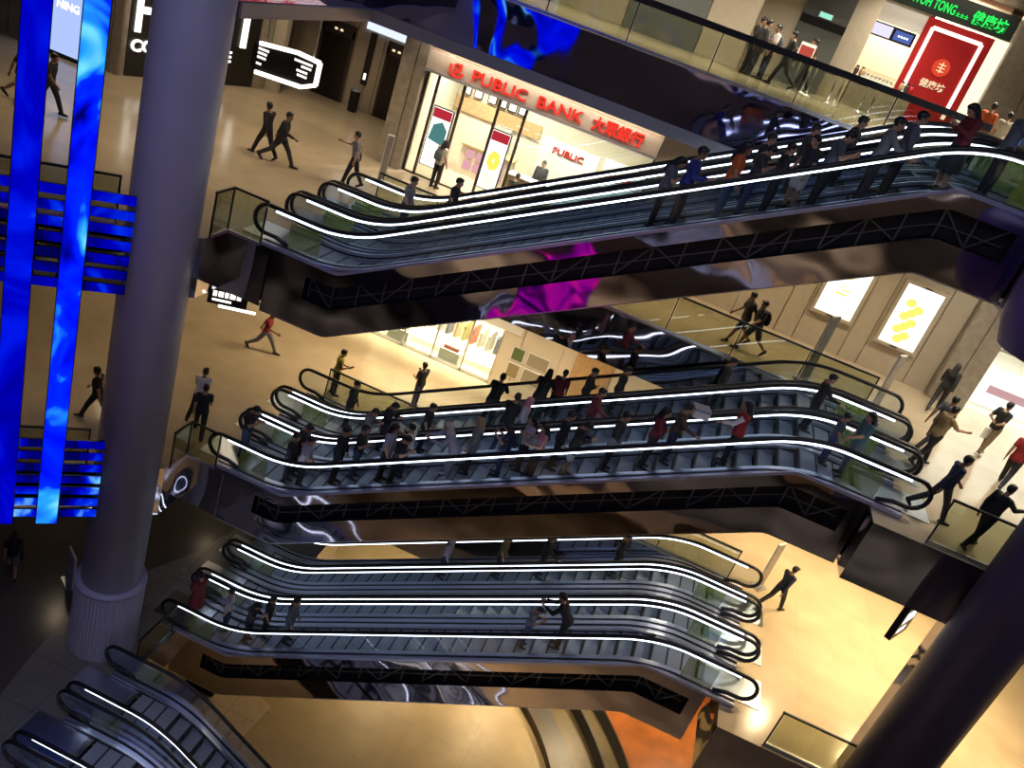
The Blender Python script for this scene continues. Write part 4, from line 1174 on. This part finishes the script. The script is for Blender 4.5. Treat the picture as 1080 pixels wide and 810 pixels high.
def cloth(name, c): return pbr('cloth_'+name, c, .75, bump=.15, bscale=60)
CM = {n: cloth(n, c) for n, c in {
 'black':(.010,.010,.012), 'charcoal':(.028,.028,.032), 'grey':(.16,.165,.18), 'slate':(.075,.085,.11), 'navy':(.012,.018,.05), 'blue':(.008,.018,.17),
 'denim':(.035,.06,.13), 'red':(.26,.012,.014), 'maroon':(.14,.012,.02), 'orange':(.50,.09,.02), 'white':(.68,.66,.62), 'cream':(.55,.50,.38), 'khaki':(.20,.15,.075),
 'olive':(.10,.095,.04), 'tan':(.30,.22,.10), 'yellow':(.40,.37,.05), 'teal':(.07,.16,.17), 'pink':(.50,.22,.25), 'brown':(.07,.04,.025), 'lilac':(.35,.34,.42)}.items()}
SKIN = {'a': pbr('skin_a', (.42,.24,.15), .55), 'b': pbr('skin_b', (.28,.15,.09), .55), 'c': pbr('skin_c', (.55,.35,.24), .55)}
HAIRM = pbr('hair_black', (.008,.007,.007), .45); HAIRG = pbr('hair_grey', (.12,.115,.11), .5); SHOEM = pbr('shoe_dark', (.015,.014,.014), .45); SHOEW = pbr('shoe_pale', (.5,.5,.5), .5)
EYEM = pbr('eye_dark', (.01,.008,.007), .2)

def person(pose, x, y, z, yaw, label, top=('tee','black'), bot=('trousers','charcoal'), hair=('short',None), skin='a', h=1.0, shoe=None, group=None):
    """yaw: compass-style heading in degrees, 0 = +x, 90 = +y (away from the photographer)"""
    b = obj('person', part(pose,'body'), SKIN[skin], None, (x,y,z), RAD(yaw-90)); b.scale = (h,h,h)
    tag(b, label, 'person', group)
    obj(top[0] if top[0] != 'tee' else 't_shirt', part(pose,top[0]), CM[top[1]], b)
    obj(bot[0], part(pose,bot[0]), CM[bot[1]], b)
    for k in 'LR': obj('shoe', part(pose,'shoe'+k), shoe or SHOEM, b)
    obj({'hijab':'headscarf','cap':'cap'}.get(hair[0],'hair'), part(pose,hair[0]), CM[hair[1]] if hair[1] else HAIRM, b)
    obj('eyes', part(pose,'eyes'), EYEM, b)
    b['pose'] = pose
    return b
def carry(p, kind, mat, label, name=None, cat='bag'):
    o = obj(name or {'backpack':'backpack','shoulder_bag':'shoulder_bag','carry_bag':'carrier_bag'}[kind], part(p['pose'],kind), mat, None, p.location.copy(), p.rotation_euler.z)
    o.scale = p.scale; tag(o, label, cat); return o
PLACED = []
def rider(b, e, X, pose, yaw, label, dy=.72, **kw):
    x, z = step_at(b, X); 
    x -= .075*(1 if math.cos(RAD(yaw)) > .3 else (.3 if math.cos(RAD(yaw)) < -.3 else 0))
    near = [q for q in PLACED if q[0] == (b, e) and abs(q[1]-x) < .46]
    if near and dy == .72: dy = .98 if near[-1][2] < .85 else .46
    PLACED.append(((b, e), x, dy))
    p = person(pose, x, RY0+PITCH*e+dy, z, yaw, label, **kw); s = p.scale.x*1.03; p.scale = (s*1.05, s*1.08, s)
    return p
RIGHT, LEFT, AWAY, NEAR = 0, 180, 90, -90

# --- walkers on the bank floor
person('walkA', -12.55, 23.55, Z3, 165, 'man in black walking beside a companion across the bank floor, the farther left one', ('shirt','black'), ('trousers','black'), skin='b')
p = person('stride', -12.0, 23.45, Z3, 10, 'man in long black top walking right in front of his companion, below the octagonal sign', ('coat','black'), ('trousers','charcoal'), skin='b', h=1.03)
p = person('reach', -9.95, 24.15, Z3, 195, 'woman in grey top walking toward the stone pillar with a dark shoulder bag', ('tee','grey'), ('trousers','black'), ('short',None))
carry(p, 'shoulder_bag', CM['black'], 'dark shoulder bag of the walking woman before the stone pillar')
p = person('stand', -8.42, 27.35, Z3, 70, 'woman in pale top with a grey backpack standing at the bank entrance', ('tee','cream'), ('trousers','black'), ('long',None), h=.98)
carry(p, 'backpack', CM['slate'], 'grey backpack on the woman at the bank entrance', cat='backpack')
p = person('walkB', -17.8, 19.95, Z3, 15, 'man in brown top and pale shorts half hidden by the left blue ribbon', ('tee','brown'), ('shorts','cream'), skin='b')
person('walkA', -17.0, 20.05, Z3, 10, 'person in black trailing an arm between the two blue ribbons', ('tee','black'), ('trousers','black'), skin='b')
person('sit', -6.05, 28.28, Z3-.02, 80, 'dark dressed customer sitting at the left of the bank desk', ('shirt','black'), ('trousers','black'))
person('sit', -5.1, 28.30, Z3-.02, 100, 'customer in black sitting at the right of the bank desk', ('tee','black'), ('trousers','charcoal'))
person('stand', -5.6, 29.85, Z3, -90, 'clerk in dark suit standing behind the bank desk', ('shirt','charcoal'), ('trousers','black'))
# far landing, right
p = person('walkB', 2.65, 24.0, Z3, 200, 'walker in black t-shirt and grey shorts with a black backpack before the lightbox wall', ('tee','black'), ('shorts','slate'), skin='a')
carry(p, 'backpack', CM['black'], 'black backpack on the walker before the lightbox wall', cat='backpack')
person('walkA', 2.30, 24.35, Z3, 205, 'companion in black half hidden behind the walker before the lightbox wall', ('tee','black'), ('shorts','charcoal'), skin='b')
person('walkB', 8.3, 25.6, Z3, 70, 'long haired woman in black walking off beside the brown stone pier', ('shirt','black'), ('trousers','black'), ('long',None), h=.97)
person('walkA', 7.55, 22.25, Z3, 40, 'man in slate grey t-shirt leaving the middle escalators ahead of the tan shirted man', ('tee','slate'), ('trousers','black'), skin='b')
person('reach', 7.25, 21.1, Z3, 25, 'heavy man in tan shirt with one arm raised, leaving the middle escalators', ('tee','tan'), ('trousers','black'), ('short',None), h=1.04)
p = person('behind', 9.25, 23.5, Z3, 35, 'man in black t-shirt and khaki trousers strolling with a white bag behind him', ('tee','black'), ('trousers','khaki'), ('short',None), skin='c', shoe=SHOEW)
carry(p, 'carry_bag', M_WHITE, 'white carrier bag of the strolling man in khaki trousers')
person('walkA', 9.45, 21.9, Z3, 60, 'person in dark red top walking at the right edge of the landing', ('tee','red'), ('trousers','black'), ('cap','maroon'), skin='b')
person('walkB', 7.05, 18.36, Z3, 8, 'man in black jacket with blue front stepping off the front middle escalator', ('shirt','navy'), ('trousers','charcoal'), skin='b', h=1.03)
person('reach', 7.85, 17.72, Z3, 35, 'woman in black with a red bag by the landing glass railing', ('shirt','black'), ('trousers','black'), ('short',None))
p = bpy.data.objects[-1] if False else None

# --- middle storey floor
person('stride', -11.5, 24.05, Z2, 10, 'man in bright red t-shirt striding across the middle storey below the cladding', ('tee','red'), ('trousers','grey'), skin='b')
person('walkB', -10.72, 19.25, Z2, 100, 'man in white t-shirt walking just beyond the man in black, by the column', ('tee','white'), ('trousers','black'), skin='b')
person('walkA', -10.2, 18.55, Z2, 120, 'man all in black walking behind the white t-shirt by the column', ('tee','black'), ('trousers','black'), skin='b')
person('talk', -8.55, 23.4, Z2, 30, 'attendant in yellow vest standing by the back middle escalator\'s lower end', ('vest','yellow'), ('trousers','black'), skin='b')
person('talk', -6.2, 24.85, Z2, 150, 'man in black t-shirt and jeans with hand at his chin before the bright shop', ('tee','black'), ('trousers','denim'), skin='b')
p = person('walkA', -12.5, 17.3, Z2, 190, 'person mostly hidden by the grey column with a tan bag on the middle storey', ('tee','black'), ('trousers','black'), skin='a')
carry(p, 'shoulder_bag', CM['tan'], 'tan shoulder bag peeking out left of the grey column')
person('stand', -14.2, 15.9, Z2, 60, 'person in black at the far left edge beyond the blue ribbon', ('tee','black'), ('trousers','black'))
p = person('walkB', 6.4, 22.5, Z2, 40, 'man in blue jacket and cap walking onto the warm floor beside the lowest escalators', ('shirt','navy'), ('trousers','black'), ('cap','black'), skin='b')
# --- lower floor
p = person('walkA', -14.3, 16.9, Z1, 130, 'woman in black top and pale shorts walking on the dark lower floor', ('tee','black'), ('shorts','grey'), ('long',None), h=.98)
carry(p, 'carry_bag', CM['charcoal'], 'dark bag in the hand of the woman on the dark lower floor')

# --- upper floor
person('stand', -.62, 30.2, Z4, -20, 'broad person in black coat at the left end of the queue', ('coat','black'), ('trousers','black'), ('short',None), skin='a', h=1.03)
person('cross', -.42, 29.7, Z4, 20, 'bald looking man in dark clothes standing second in the queue group', ('coat','charcoal'), ('trousers','black'), ('short',None), skin='c', h=1.02)
p = person('stand', -.05, 29.9, Z4, 200, 'person in white top with a blue grey backpack in the queue', ('tee','white'), ('trousers','black'), skin='a')
carry(p, 'backpack', CM['slate'], 'blue grey backpack on the white topped person in the queue', cat='backpack')
person('walkB', .52, 29.5, Z4, 170, 'man in black standing apart with legs spread at the front of the queue', ('shirt','black'), ('trousers','black'), skin='c', h=1.02)
person('reach', 1.25, 32.0, Z4, 200, 'woman behind the small red sign stand', ('tee','brown'), ('trousers','black'), ('bun',None))
person('stand', 6.05, 27.3, Z4, 60, 'person in orange top standing behind the cream t-shirt near the small blue screen', ('tee','orange'), ('trousers','black'))
person('stand', 6.40, 26.7, Z4, 80, 'person in cream t-shirt standing with back turned beyond the top landing', ('tee','cream'), ('trousers','black'), h=.95)
person('stand', 7.4, 28.6, Z4, -160, 'dark dressed person standing behind the small blue screen', ('shirt','black'), ('trousers','black'))

# --- riders of the top bank
B3 = 3
rider(3,0,-.48,'talk', RIGHT, 'man in blue shirt on the top escalator, first of the riders before the bare stretch', top=('shirt','blue'), bot=('trousers','black'), skin='b', h=1.04)
rider(3,0,-.88,'phone', RIGHT, 'rider in dark top half behind the blue shirted man', dy=1.0, top=('tee','slate'), bot=('trousers','black'), hair=('long',None), h=.98)
p = rider(3,0,.32,'stand', RIGHT, 'rider in orange t-shirt on the top escalator', top=('tee','orange'), bot=('trousers','denim'), hair=('long',None), skin='b', h=1.0)
rider(3,0,.72,'phone', RIGHT, 'rider in grey patterned top just above the orange t-shirt', top=('tee','charcoal'), bot=('trousers','denim'), h=.93)
rider(3,0,1.12,'cross', RIGHT, 'short rider in black between the grey top and the pale shorts', top=('shirt','black'), bot=('trousers','black'), h=.90)
rider(3,0,1.55,'stand', LEFT+40, 'rider in dark top and pale white shorts on the top escalator', top=('tee','charcoal'), bot=('shorts','white'), h=.92)
rider(3,1,1.42,'stand', RIGHT, 'dark rider on the middle row of the top bank above the pale shorts', top=('shirt','charcoal'), bot=('trousers','black'), h=.97)
rider(3,0,2.1,'phone', RIGHT, 'tall rider in slate top before the grey sweatshirt on the top escalator', top=('tee','slate'), bot=('trousers','black'), h=1.0)
rider(3,0,2.85,'rail', RIGHT, 'rider in grey sweatshirt on the top escalator', top=('shirt','grey'), bot=('trousers','charcoal'), skin='a', h=1.0)
rider(3,0,3.25,'stand', RIGHT, 'rider in slate coat between the grey sweatshirt and the red top', top=('coat','slate'), bot=('trousers','black'), h=1.0)
p = rider(3,0,3.80,'phone', LEFT+20, 'long haired woman in dark red top and dark skirt near the top landing', top=('shirt','maroon'), bot=('skirt','charcoal'), hair=('long',None), h=1.0)
p = rider(3,0,4.85,'rail', RIGHT, 'tall person in grey jacket stepping off at the top landing', top=('shirt','slate'), bot=('trousers','black'), h=1.03)
rider(3,2,-7.2,'stand', RIGHT, 'rider in grey top at the lower end of the back top escalator', top=('tee','grey'), bot=('trousers','charcoal'), h=.97)
rider(3,2,-6.1,'stand', RIGHT, 'rider in black with dark hair low on the back top escalator before the bank', top=('tee','black'), bot=('trousers','black'), h=.95)
rider(3,1,.6,'rail', RIGHT, 'rider in black on the middle row of the top bank behind the orange t-shirt', top=('shirt','black'), bot=('trousers','black'), h=.95)
rider(3,1,2.3,'stand', RIGHT, 'rider in charcoal on the middle row of the top bank behind the slate top', top=('shirt','charcoal'), bot=('trousers','black'), h=.97)

# --- riders of the middle bank (crowded)
def mid(e, X, pose, yaw, label, **kw): return rider(2, e, X, pose, yaw, label, **kw)
mid(0,-8.72,'phone',RIGHT,'man in black t-shirt and jeans stepping onto the front middle escalator', top=('tee','black'), bot=('trousers','denim'), skin='b')
mid(0,-7.35,'stand',RIGHT,'broad rider in black at the foot of the front middle escalator', top=('shirt','black'), bot=('trousers','slate'), h=.93, dy=.5)
mid(0,-7.25,'phone',RIGHT,'rider in black t-shirt beside the broad rider in black, farther side', top=('tee','black'), bot=('trousers','black'), h=1.0, dy=1.0)
mid(0,-6.7,'rail',RIGHT,'rider in pale blue shirt low on the front middle escalator', top=('tee','lilac'), bot=('trousers','charcoal'), h=1.0)
mid(0,-6.05,'stand',RIGHT,'tall dark rider right after the pale blue shirt', top=('shirt','black'), bot=('trousers','black'), h=1.06)
mid(0,-5.6,'cross',RIGHT,'rider in black t-shirt between two dark companions on the front middle escalator', top=('tee','black'), bot=('trousers','denim'), h=.98)
mid(0,-5.05,'stand',RIGHT,'woman in white patterned top with long hair on the front middle escalator', top=('tee','lilac'), bot=('trousers','black'), hair=('long',None), h=1.05)
mid(0,-4.62,'phone',RIGHT,'rider in black looking down beside the patterned top', dy=.4, top=('tee','black'), bot=('trousers','black'), h=.95)
mid(0,-4.3,'talk',LEFT,'rider in white t-shirt and jeans turned toward those below', top=('tee','white'), bot=('trousers','denim'), h=.94)
mid(2,-7.15,'stand',RIGHT,'rider in black low on the back middle escalator', top=('shirt','black'), bot=('trousers','black'), h=.98)
mid(1,-6.1,'phone',RIGHT,'rider in grey hoodie on the middle row, left of a black clad pair', top=('shirt','grey'), bot=('trousers','slate'), h=.98)
mid(1,-5.85,'phone',RIGHT,'rider in black beside the grey hoodie on the middle row', dy=1.05, top=('shirt','black'), bot=('trousers','black'), h=.98)
mid(1,-4.45,'sit',RIGHT,'crouching looking rider on the middle row beside the bare steps', top=('tee','black'), bot=('trousers','black'), h=1.0) if False else mid(1,-4.45,'stand',RIGHT,'rider in black alone on the middle row above the bare steps', top=('tee','black'), bot=('trousers','black'), h=.93)
mid(0,-3.15,'lean',LEFT+30,'woman in cream headscarf and lilac tunic bending forward', top=('coat','lilac'), bot=('trousers','lilac'), hair=('hijab','cream'), h=1.0, shoe=SHOEW)
mid(0,-2.75,'stand',LEFT+10,'woman in tan headscarf and grey tunic beside the bending one', top=('coat','grey'), bot=('trousers','charcoal'), hair=('hijab','tan'), h=.98, dy=.95)
mid(0,-2.2,'phone',LEFT,'rider in navy top and jeans holding a teal folder', top=('tee','navy'), bot=('trousers','denim'), hair=('long',None), h=.90)
mid(0,-1.75,'cross',LEFT+20,'long haired rider in white top and black trousers next to the teal folder', top=('tee','lilac'), bot=('trousers','black'), hair=('long',None), h=.92)
mid(1,-2.15,'stand',RIGHT,'rider in pale grey shirt with headscarf on the middle row', top=('shirt','lilac'), bot=('trousers','slate'), hair=('hijab','pink'), h=.90)
mid(1,-2.45,'lean',AWAY,'rider in black leaning on the middle row handrail, back turned', top=('shirt','black'), bot=('trousers','denim'), h=1.02, dy=.5)
mid(2,-2.1,'lean',AWAY,'rider in black with long hair leaning on the far handrail, second of the leaning pair', top=('shirt','black'), bot=('trousers','charcoal'), hair=('long',None), h=1.02, dy=.50)
mid(2,-3.1,'lean',AWAY,'rider in black leaning on the far handrail, first of the leaning pair', top=('shirt','black'), bot=('trousers','charcoal'), h=1.02, dy=.50)
mid(2,-1.5,'stand',AWAY,'short rider in maroon top on the back middle escalator', top=('tee','maroon'), bot=('trousers','black'), h=.90)
mid(2,-.85,'cross',RIGHT,'rider in black seen against the pale shop pier on the back middle escalator', top=('shirt','black'), bot=('trousers','black'), h=.93)
mid(2,-.1,'stand',RIGHT,'rider in black at the end of the pale shop pier on the back middle escalator', top=('shirt','black'), bot=('trousers','black'), h=.91)
mid(1,-.3,'rail',RIGHT,'rider in dark maroon top on the middle row, below two black silhouettes', top=('shirt','maroon'), bot=('trousers','black'), h=.97)
mid(0,-1.2,'talk',LEFT+20,'rider in dusty pink top on the front middle escalator', top=('tee','pink'), bot=('trousers','black'), hair=('long',None), h=.92)
mid(0,-.75,'stand',RIGHT,'tall rider in black just above the dusty pink top', top=('shirt','black'), bot=('trousers','black'), h=.97)
mid(0,-.3,'phone',RIGHT,'rider in black coat with white legs on the front middle escalator', top=('coat','black'), bot=('shorts','white'), h=.95, dy=.5)
p = mid(0,.42,'stand',RIGHT,'rider in charcoal with a white streaked bag, alone between two groups', top=('shirt','charcoal'), bot=('trousers','black'), h=.97)
carry(p, 'shoulder_bag', CM['grey'], 'grey shoulder bag on the rider between two groups')
mid(0,1.15,'cross',RIGHT,'rider in dark maroon jacket left of the brown jacketed one', top=('shirt','maroon'), bot=('trousers','black'), hair=('long',None), h=.98)
p = mid(0,1.5,'rail',RIGHT,'rider in brown jacket holding up a white box', top=('shirt','brown'), bot=('trousers','navy'), h=.96)
o = empty('gift_box', (p.location.x+.36, p.location.y+.22, p.location.z+1.36), .3); tag(o, 'white square box held up by the rider in brown', 'box')
m = MB().box((-.19,-.16,0),(.19,.16,.22)); m.build('carton', M_WHITE, o); MB().box((-.2,-.17,.18),(.2,.17,.235)).build('lid', CM['lilac'], o)
p = mid(0,2.9,'railL',LEFT,'long haired woman in red vest with white sleeves on the front middle escalator', top=('shirt','white'), bot=('trousers','black'), hair=('long',None), h=.97)
obj('vest', part('railL','coat'), CM['red'], p) if False else obj('vest', part('railL','vest'), CM['red'], p)
p.children[-1].scale = (1.07,1.09,1.0)
mid(1,4.45,'rail',RIGHT,'rider in black near the upper end of the middle row escalator', top=('shirt','black'), bot=('trousers','black'), h=.92)
p = mid(0,5.1,'railL',LEFT+20,'woman in teal and grey top near the upper end of the front middle escalator', top=('tee','teal'), bot=('trousers','grey'), hair=('long',None), h=.97)
mid(0,4.55,'stand',RIGHT,'child in blue jeans ahead of the woman in teal', top=('tee','slate'), bot=('trousers','denim'), h=.78)
mid(2,2.2,'stand',RIGHT,'rider in charcoal high on the back middle escalator below the glass landing', top=('shirt','charcoal'), bot=('trousers','black'), h=.9)
o = MB().box((-.15,-.10,0),(.15,.10,.03)).box((-.15,-.10,.0),(-.14,.10,.23)).build('folder', CM['teal'], None, False, (0,0,0)) if False else None

# --- riders of the lowest bank
low = lambda e, X, pose, yaw, label, **kw: rider(1, e, X, pose, yaw, label, **kw)
low(0,-9.2,'talk',AWAY+60,'woman in maroon dress stepping onto the front lowest escalator', top=('coat','maroon'), bot=('skirt','maroon'), hair=('bun',None), h=.97)
low(0,-8.1,'stand',LEFT+30,'rider in pale lilac t-shirt behind the woman in maroon', top=('tee','lilac'), bot=('trousers','navy'), hair=('short',None), h=.95)
low(0,-7.5,'phone',RIGHT,'long haired rider in charcoal, third on the lowest escalator', top=('shirt','charcoal'), bot=('trousers','black'), hair=('long',None), h=.95)
low(0,-7.0,'stand',RIGHT,'rider in black next to the long haired charcoal one', top=('tee','black'), bot=('trousers','black'), h=.93)
low(0,-6.05,'stand',RIGHT,'tall rider in slate grey shirt, last of the lower left group', top=('shirt','slate'), bot=('trousers','slate'), h=1.02)
low(0,1.0,'lean',LEFT,'rider in black bending toward the child on the lowest escalator', top=('shirt','black'), bot=('trousers','black'), h=1.03)
low(0,.35,'phone',RIGHT,'short rider in grey top holding a red bag before the bending one', top=('tee','grey'), bot=('trousers','denim'), h=.86)
low(2,-3.15,'stand',RIGHT,'rider in lilac headscarf on the back lowest escalator', top=('shirt','lilac'), bot=('trousers','navy'), hair=('hijab','lilac'), h=.97)
low(2,-1.5,'stand',RIGHT,'rider in olive patterned top on the back lowest escalator', top=('tee','olive'), bot=('trousers','black'), h=.95)
low(2,-.05,'rail',RIGHT,'dark rider leaning forward on the back lowest escalator, third from below', top=('shirt','black'), bot=('trousers','black'), h=.95)
low(2,1.8,'stand',RIGHT,'dark rider highest on the back lowest escalator', top=('shirt','black'), bot=('trousers','black'), h=.93)
# ------------------------------------------------------------------ camera
F = 922.0398387043123
pi_, ro, ya = math.radians(25.8715754978734), math.radians(20.128948020428606), math.radians(-7.677394954038975)
W = Vector((math.sin(ya)*math.cos(pi_), math.cos(ya)*math.cos(pi_), -math.sin(pi_)))
r0 = Vector((math.cos(ya), -math.sin(ya), 0)); u0 = r0.cross(W)
Rt = r0*math.cos(ro) + u0*math.sin(ro); Up = -r0*math.sin(ro) + u0*math.cos(ro)
cam = bpy.data.cameras.new('camera'); co = bpy.data.objects.new('camera', cam); COL.objects.link(co)
mt = Matrix((Rt, Up, -W)).transposed().to_4x4(); co.matrix_world = mt
cam.sensor_fit = 'HORIZONTAL'; cam.sensor_width = 36; cam.lens = 36*F/1080; cam.clip_start = .05; cam.clip_end = 300
SC.camera = co

# ------------------------------------------------------------------ lights
def area(name, loc, sx, sy, power, col, rot=(0,0,0), spread=PI):
    l = bpy.data.lights.new(name, 'AREA'); l.shape = 'RECTANGLE'; l.size = sx; l.size_y = sy; l.energy = power; l.color = col; l.spread = spread
    o = bpy.data.objects.new(name, l); COL.objects.link(o); o.location = loc; o.rotation_euler = rot
    return o
def spots(name, pts, z, power, col, r=.12, spread=2.2):
    for x, y in pts:
        l = bpy.data.lights.new(name, 'AREA'); l.shape = 'DISK'; l.size = 2*r; l.energy = power; l.color = col; l.spread = spread
        o = bpy.data.objects.new(name, l); COL.objects.link(o); o.location = (x, y, z)
WARM = (1.0,.78,.50); SOFT = (1.0,.88,.70); COOL = (.70,.75,1.0)
# bank floor
spots('bank_floor_downlight', [(-18,20),(-18,25),(-14,20),(-14,24.5),(-11.5,21),(-11.5,26),(-16,29.5),(-13,30)], ZC3-.03, 42, WARM)
spots('bank_front_downlight', [(-8,25.5),(-5,25.5),(-1,25.2),(2,25),(5,25)], ZC3-.03, 70, WARM)
spots('bank_room_downlight', [(-8.7,29.6),(-7,30),(-5.2,29),(-3.4,29)], ZC3-.03, 190, (1,.92,.78))
spots('landing_downlight', [(8,19),(8,22.5),(11,19),(11,22.5),(8,25.3),(11,25.3)], ZC3-.03, 62, SOFT)
area('shop_right_light', (12.5,29.2,ZC3-.05), 5, 2.5, 2200, (1,.96,.9))
# middle storey
spots('middle_downlight', [(-17,14),(-14,19),(-11.7,23.5),(-12,28),(-17,24)], ZC2-.03, 26, WARM)
spots('middle_front_downlight', [(-8.2,25.5),(-5.5,25.7),(-2,25.5),(2,25.5)], ZC2-.03, 150, WARM)
area('shop_window_light', (-7.1,29.8,ZC2-.05), 4.5, 1.6, 3200, (1,.88,.65))
spots('warm_landing_downlight', [(7.5,19.3),(9.8,21.3),(8.2,23.8),(11.2,24),(7,26.5),(12.5,20)], ZC2-.03, 180, (1,.76,.44))
# lower and ground floors
spots('lower_downlight', [(-15,20),(-13,26),(-10.5,24)], Z2-1.53, 9, WARM)
area('ground_light', (-2,23.5,Z1-1.3), 7, 2.5, 0, WARM)
spots('ground_downlight', [(-5,30),(0,30),(4,30),(9,30)], Z1-1.23, 520, (1,.75,.42), r=.6, spread=PI)
area('ground_light_void', (-1.5,8,Z1-1.0), 6, 4, 520, (1,.75,.42))
# upper floor
spots('upper_downlight', [(-7,27.5),(-3,27.5),(1,29),(4,33),(6,28.5),(9,22),(9,27)], 3.25, 260, SOFT)
area('restaurant_light', (4.8,37,3.2), 4, 1.5, 800, (1,.86,.62))
area('restaurant_front_light', (4.8,34.7,3.2), 4.5, .5, 70, (1,.9,.75))
# added dim cool fill above the void, for column and escalators
area('void_fill_light', (-1,2,10), 18, 10, 1250, (.66,.65,1.0))
spots('near_downlight', [(-16,-5),(-9,-5),(-2,-5),(5,-5),(11,-5),(16,-5)], ZC3-.03, 110, SOFT, spread=2.0)
spots('near_downlight', [(-16,-5),(-9,-5),(-2,-5),(5,-5),(11,-5),(16,-5)], ZC2-.03, 110, SOFT, spread=2.0)
spots('near_downlight', [(-16,-5),(-9,-5),(-2,-5),(5,-5),(11,-5),(16,-5)], Z2-1.53, 90, SOFT, spread=2.0)
area('sign_washer', (-5.9,27.35,-3.4), 7.6, .1, 110, (1,.85,.68), (0.35,0,0))
w = bpy.data.worlds.new('world'); SC.world = w; w.use_nodes = True
bg = w.node_tree.nodes['Background']; bg.inputs['Color'].default_value = (.55,.58,.85,1); bg.inputs['Strength'].default_value = .09

vs = SC.view_settings
vs.view_transform = 'Standard'; vs.look = 'None'; vs.exposure = 0.0; vs.gamma = 1.0; vs.use_curve_mapping = False
cy = SC.cycles
cy.max_bounces = 8; cy.diffuse_bounces = 3; cy.glossy_bounces = 4; cy.transparent_max_bounces = 32; cy.transmission_bounces = 4
cy.use_denoising = True; cy.caustics_reflective = False; cy.caustics_refractive = False; cy.sample_clamp_indirect = 4.0
try: cy.use_light_tree = True
except Exception: pass
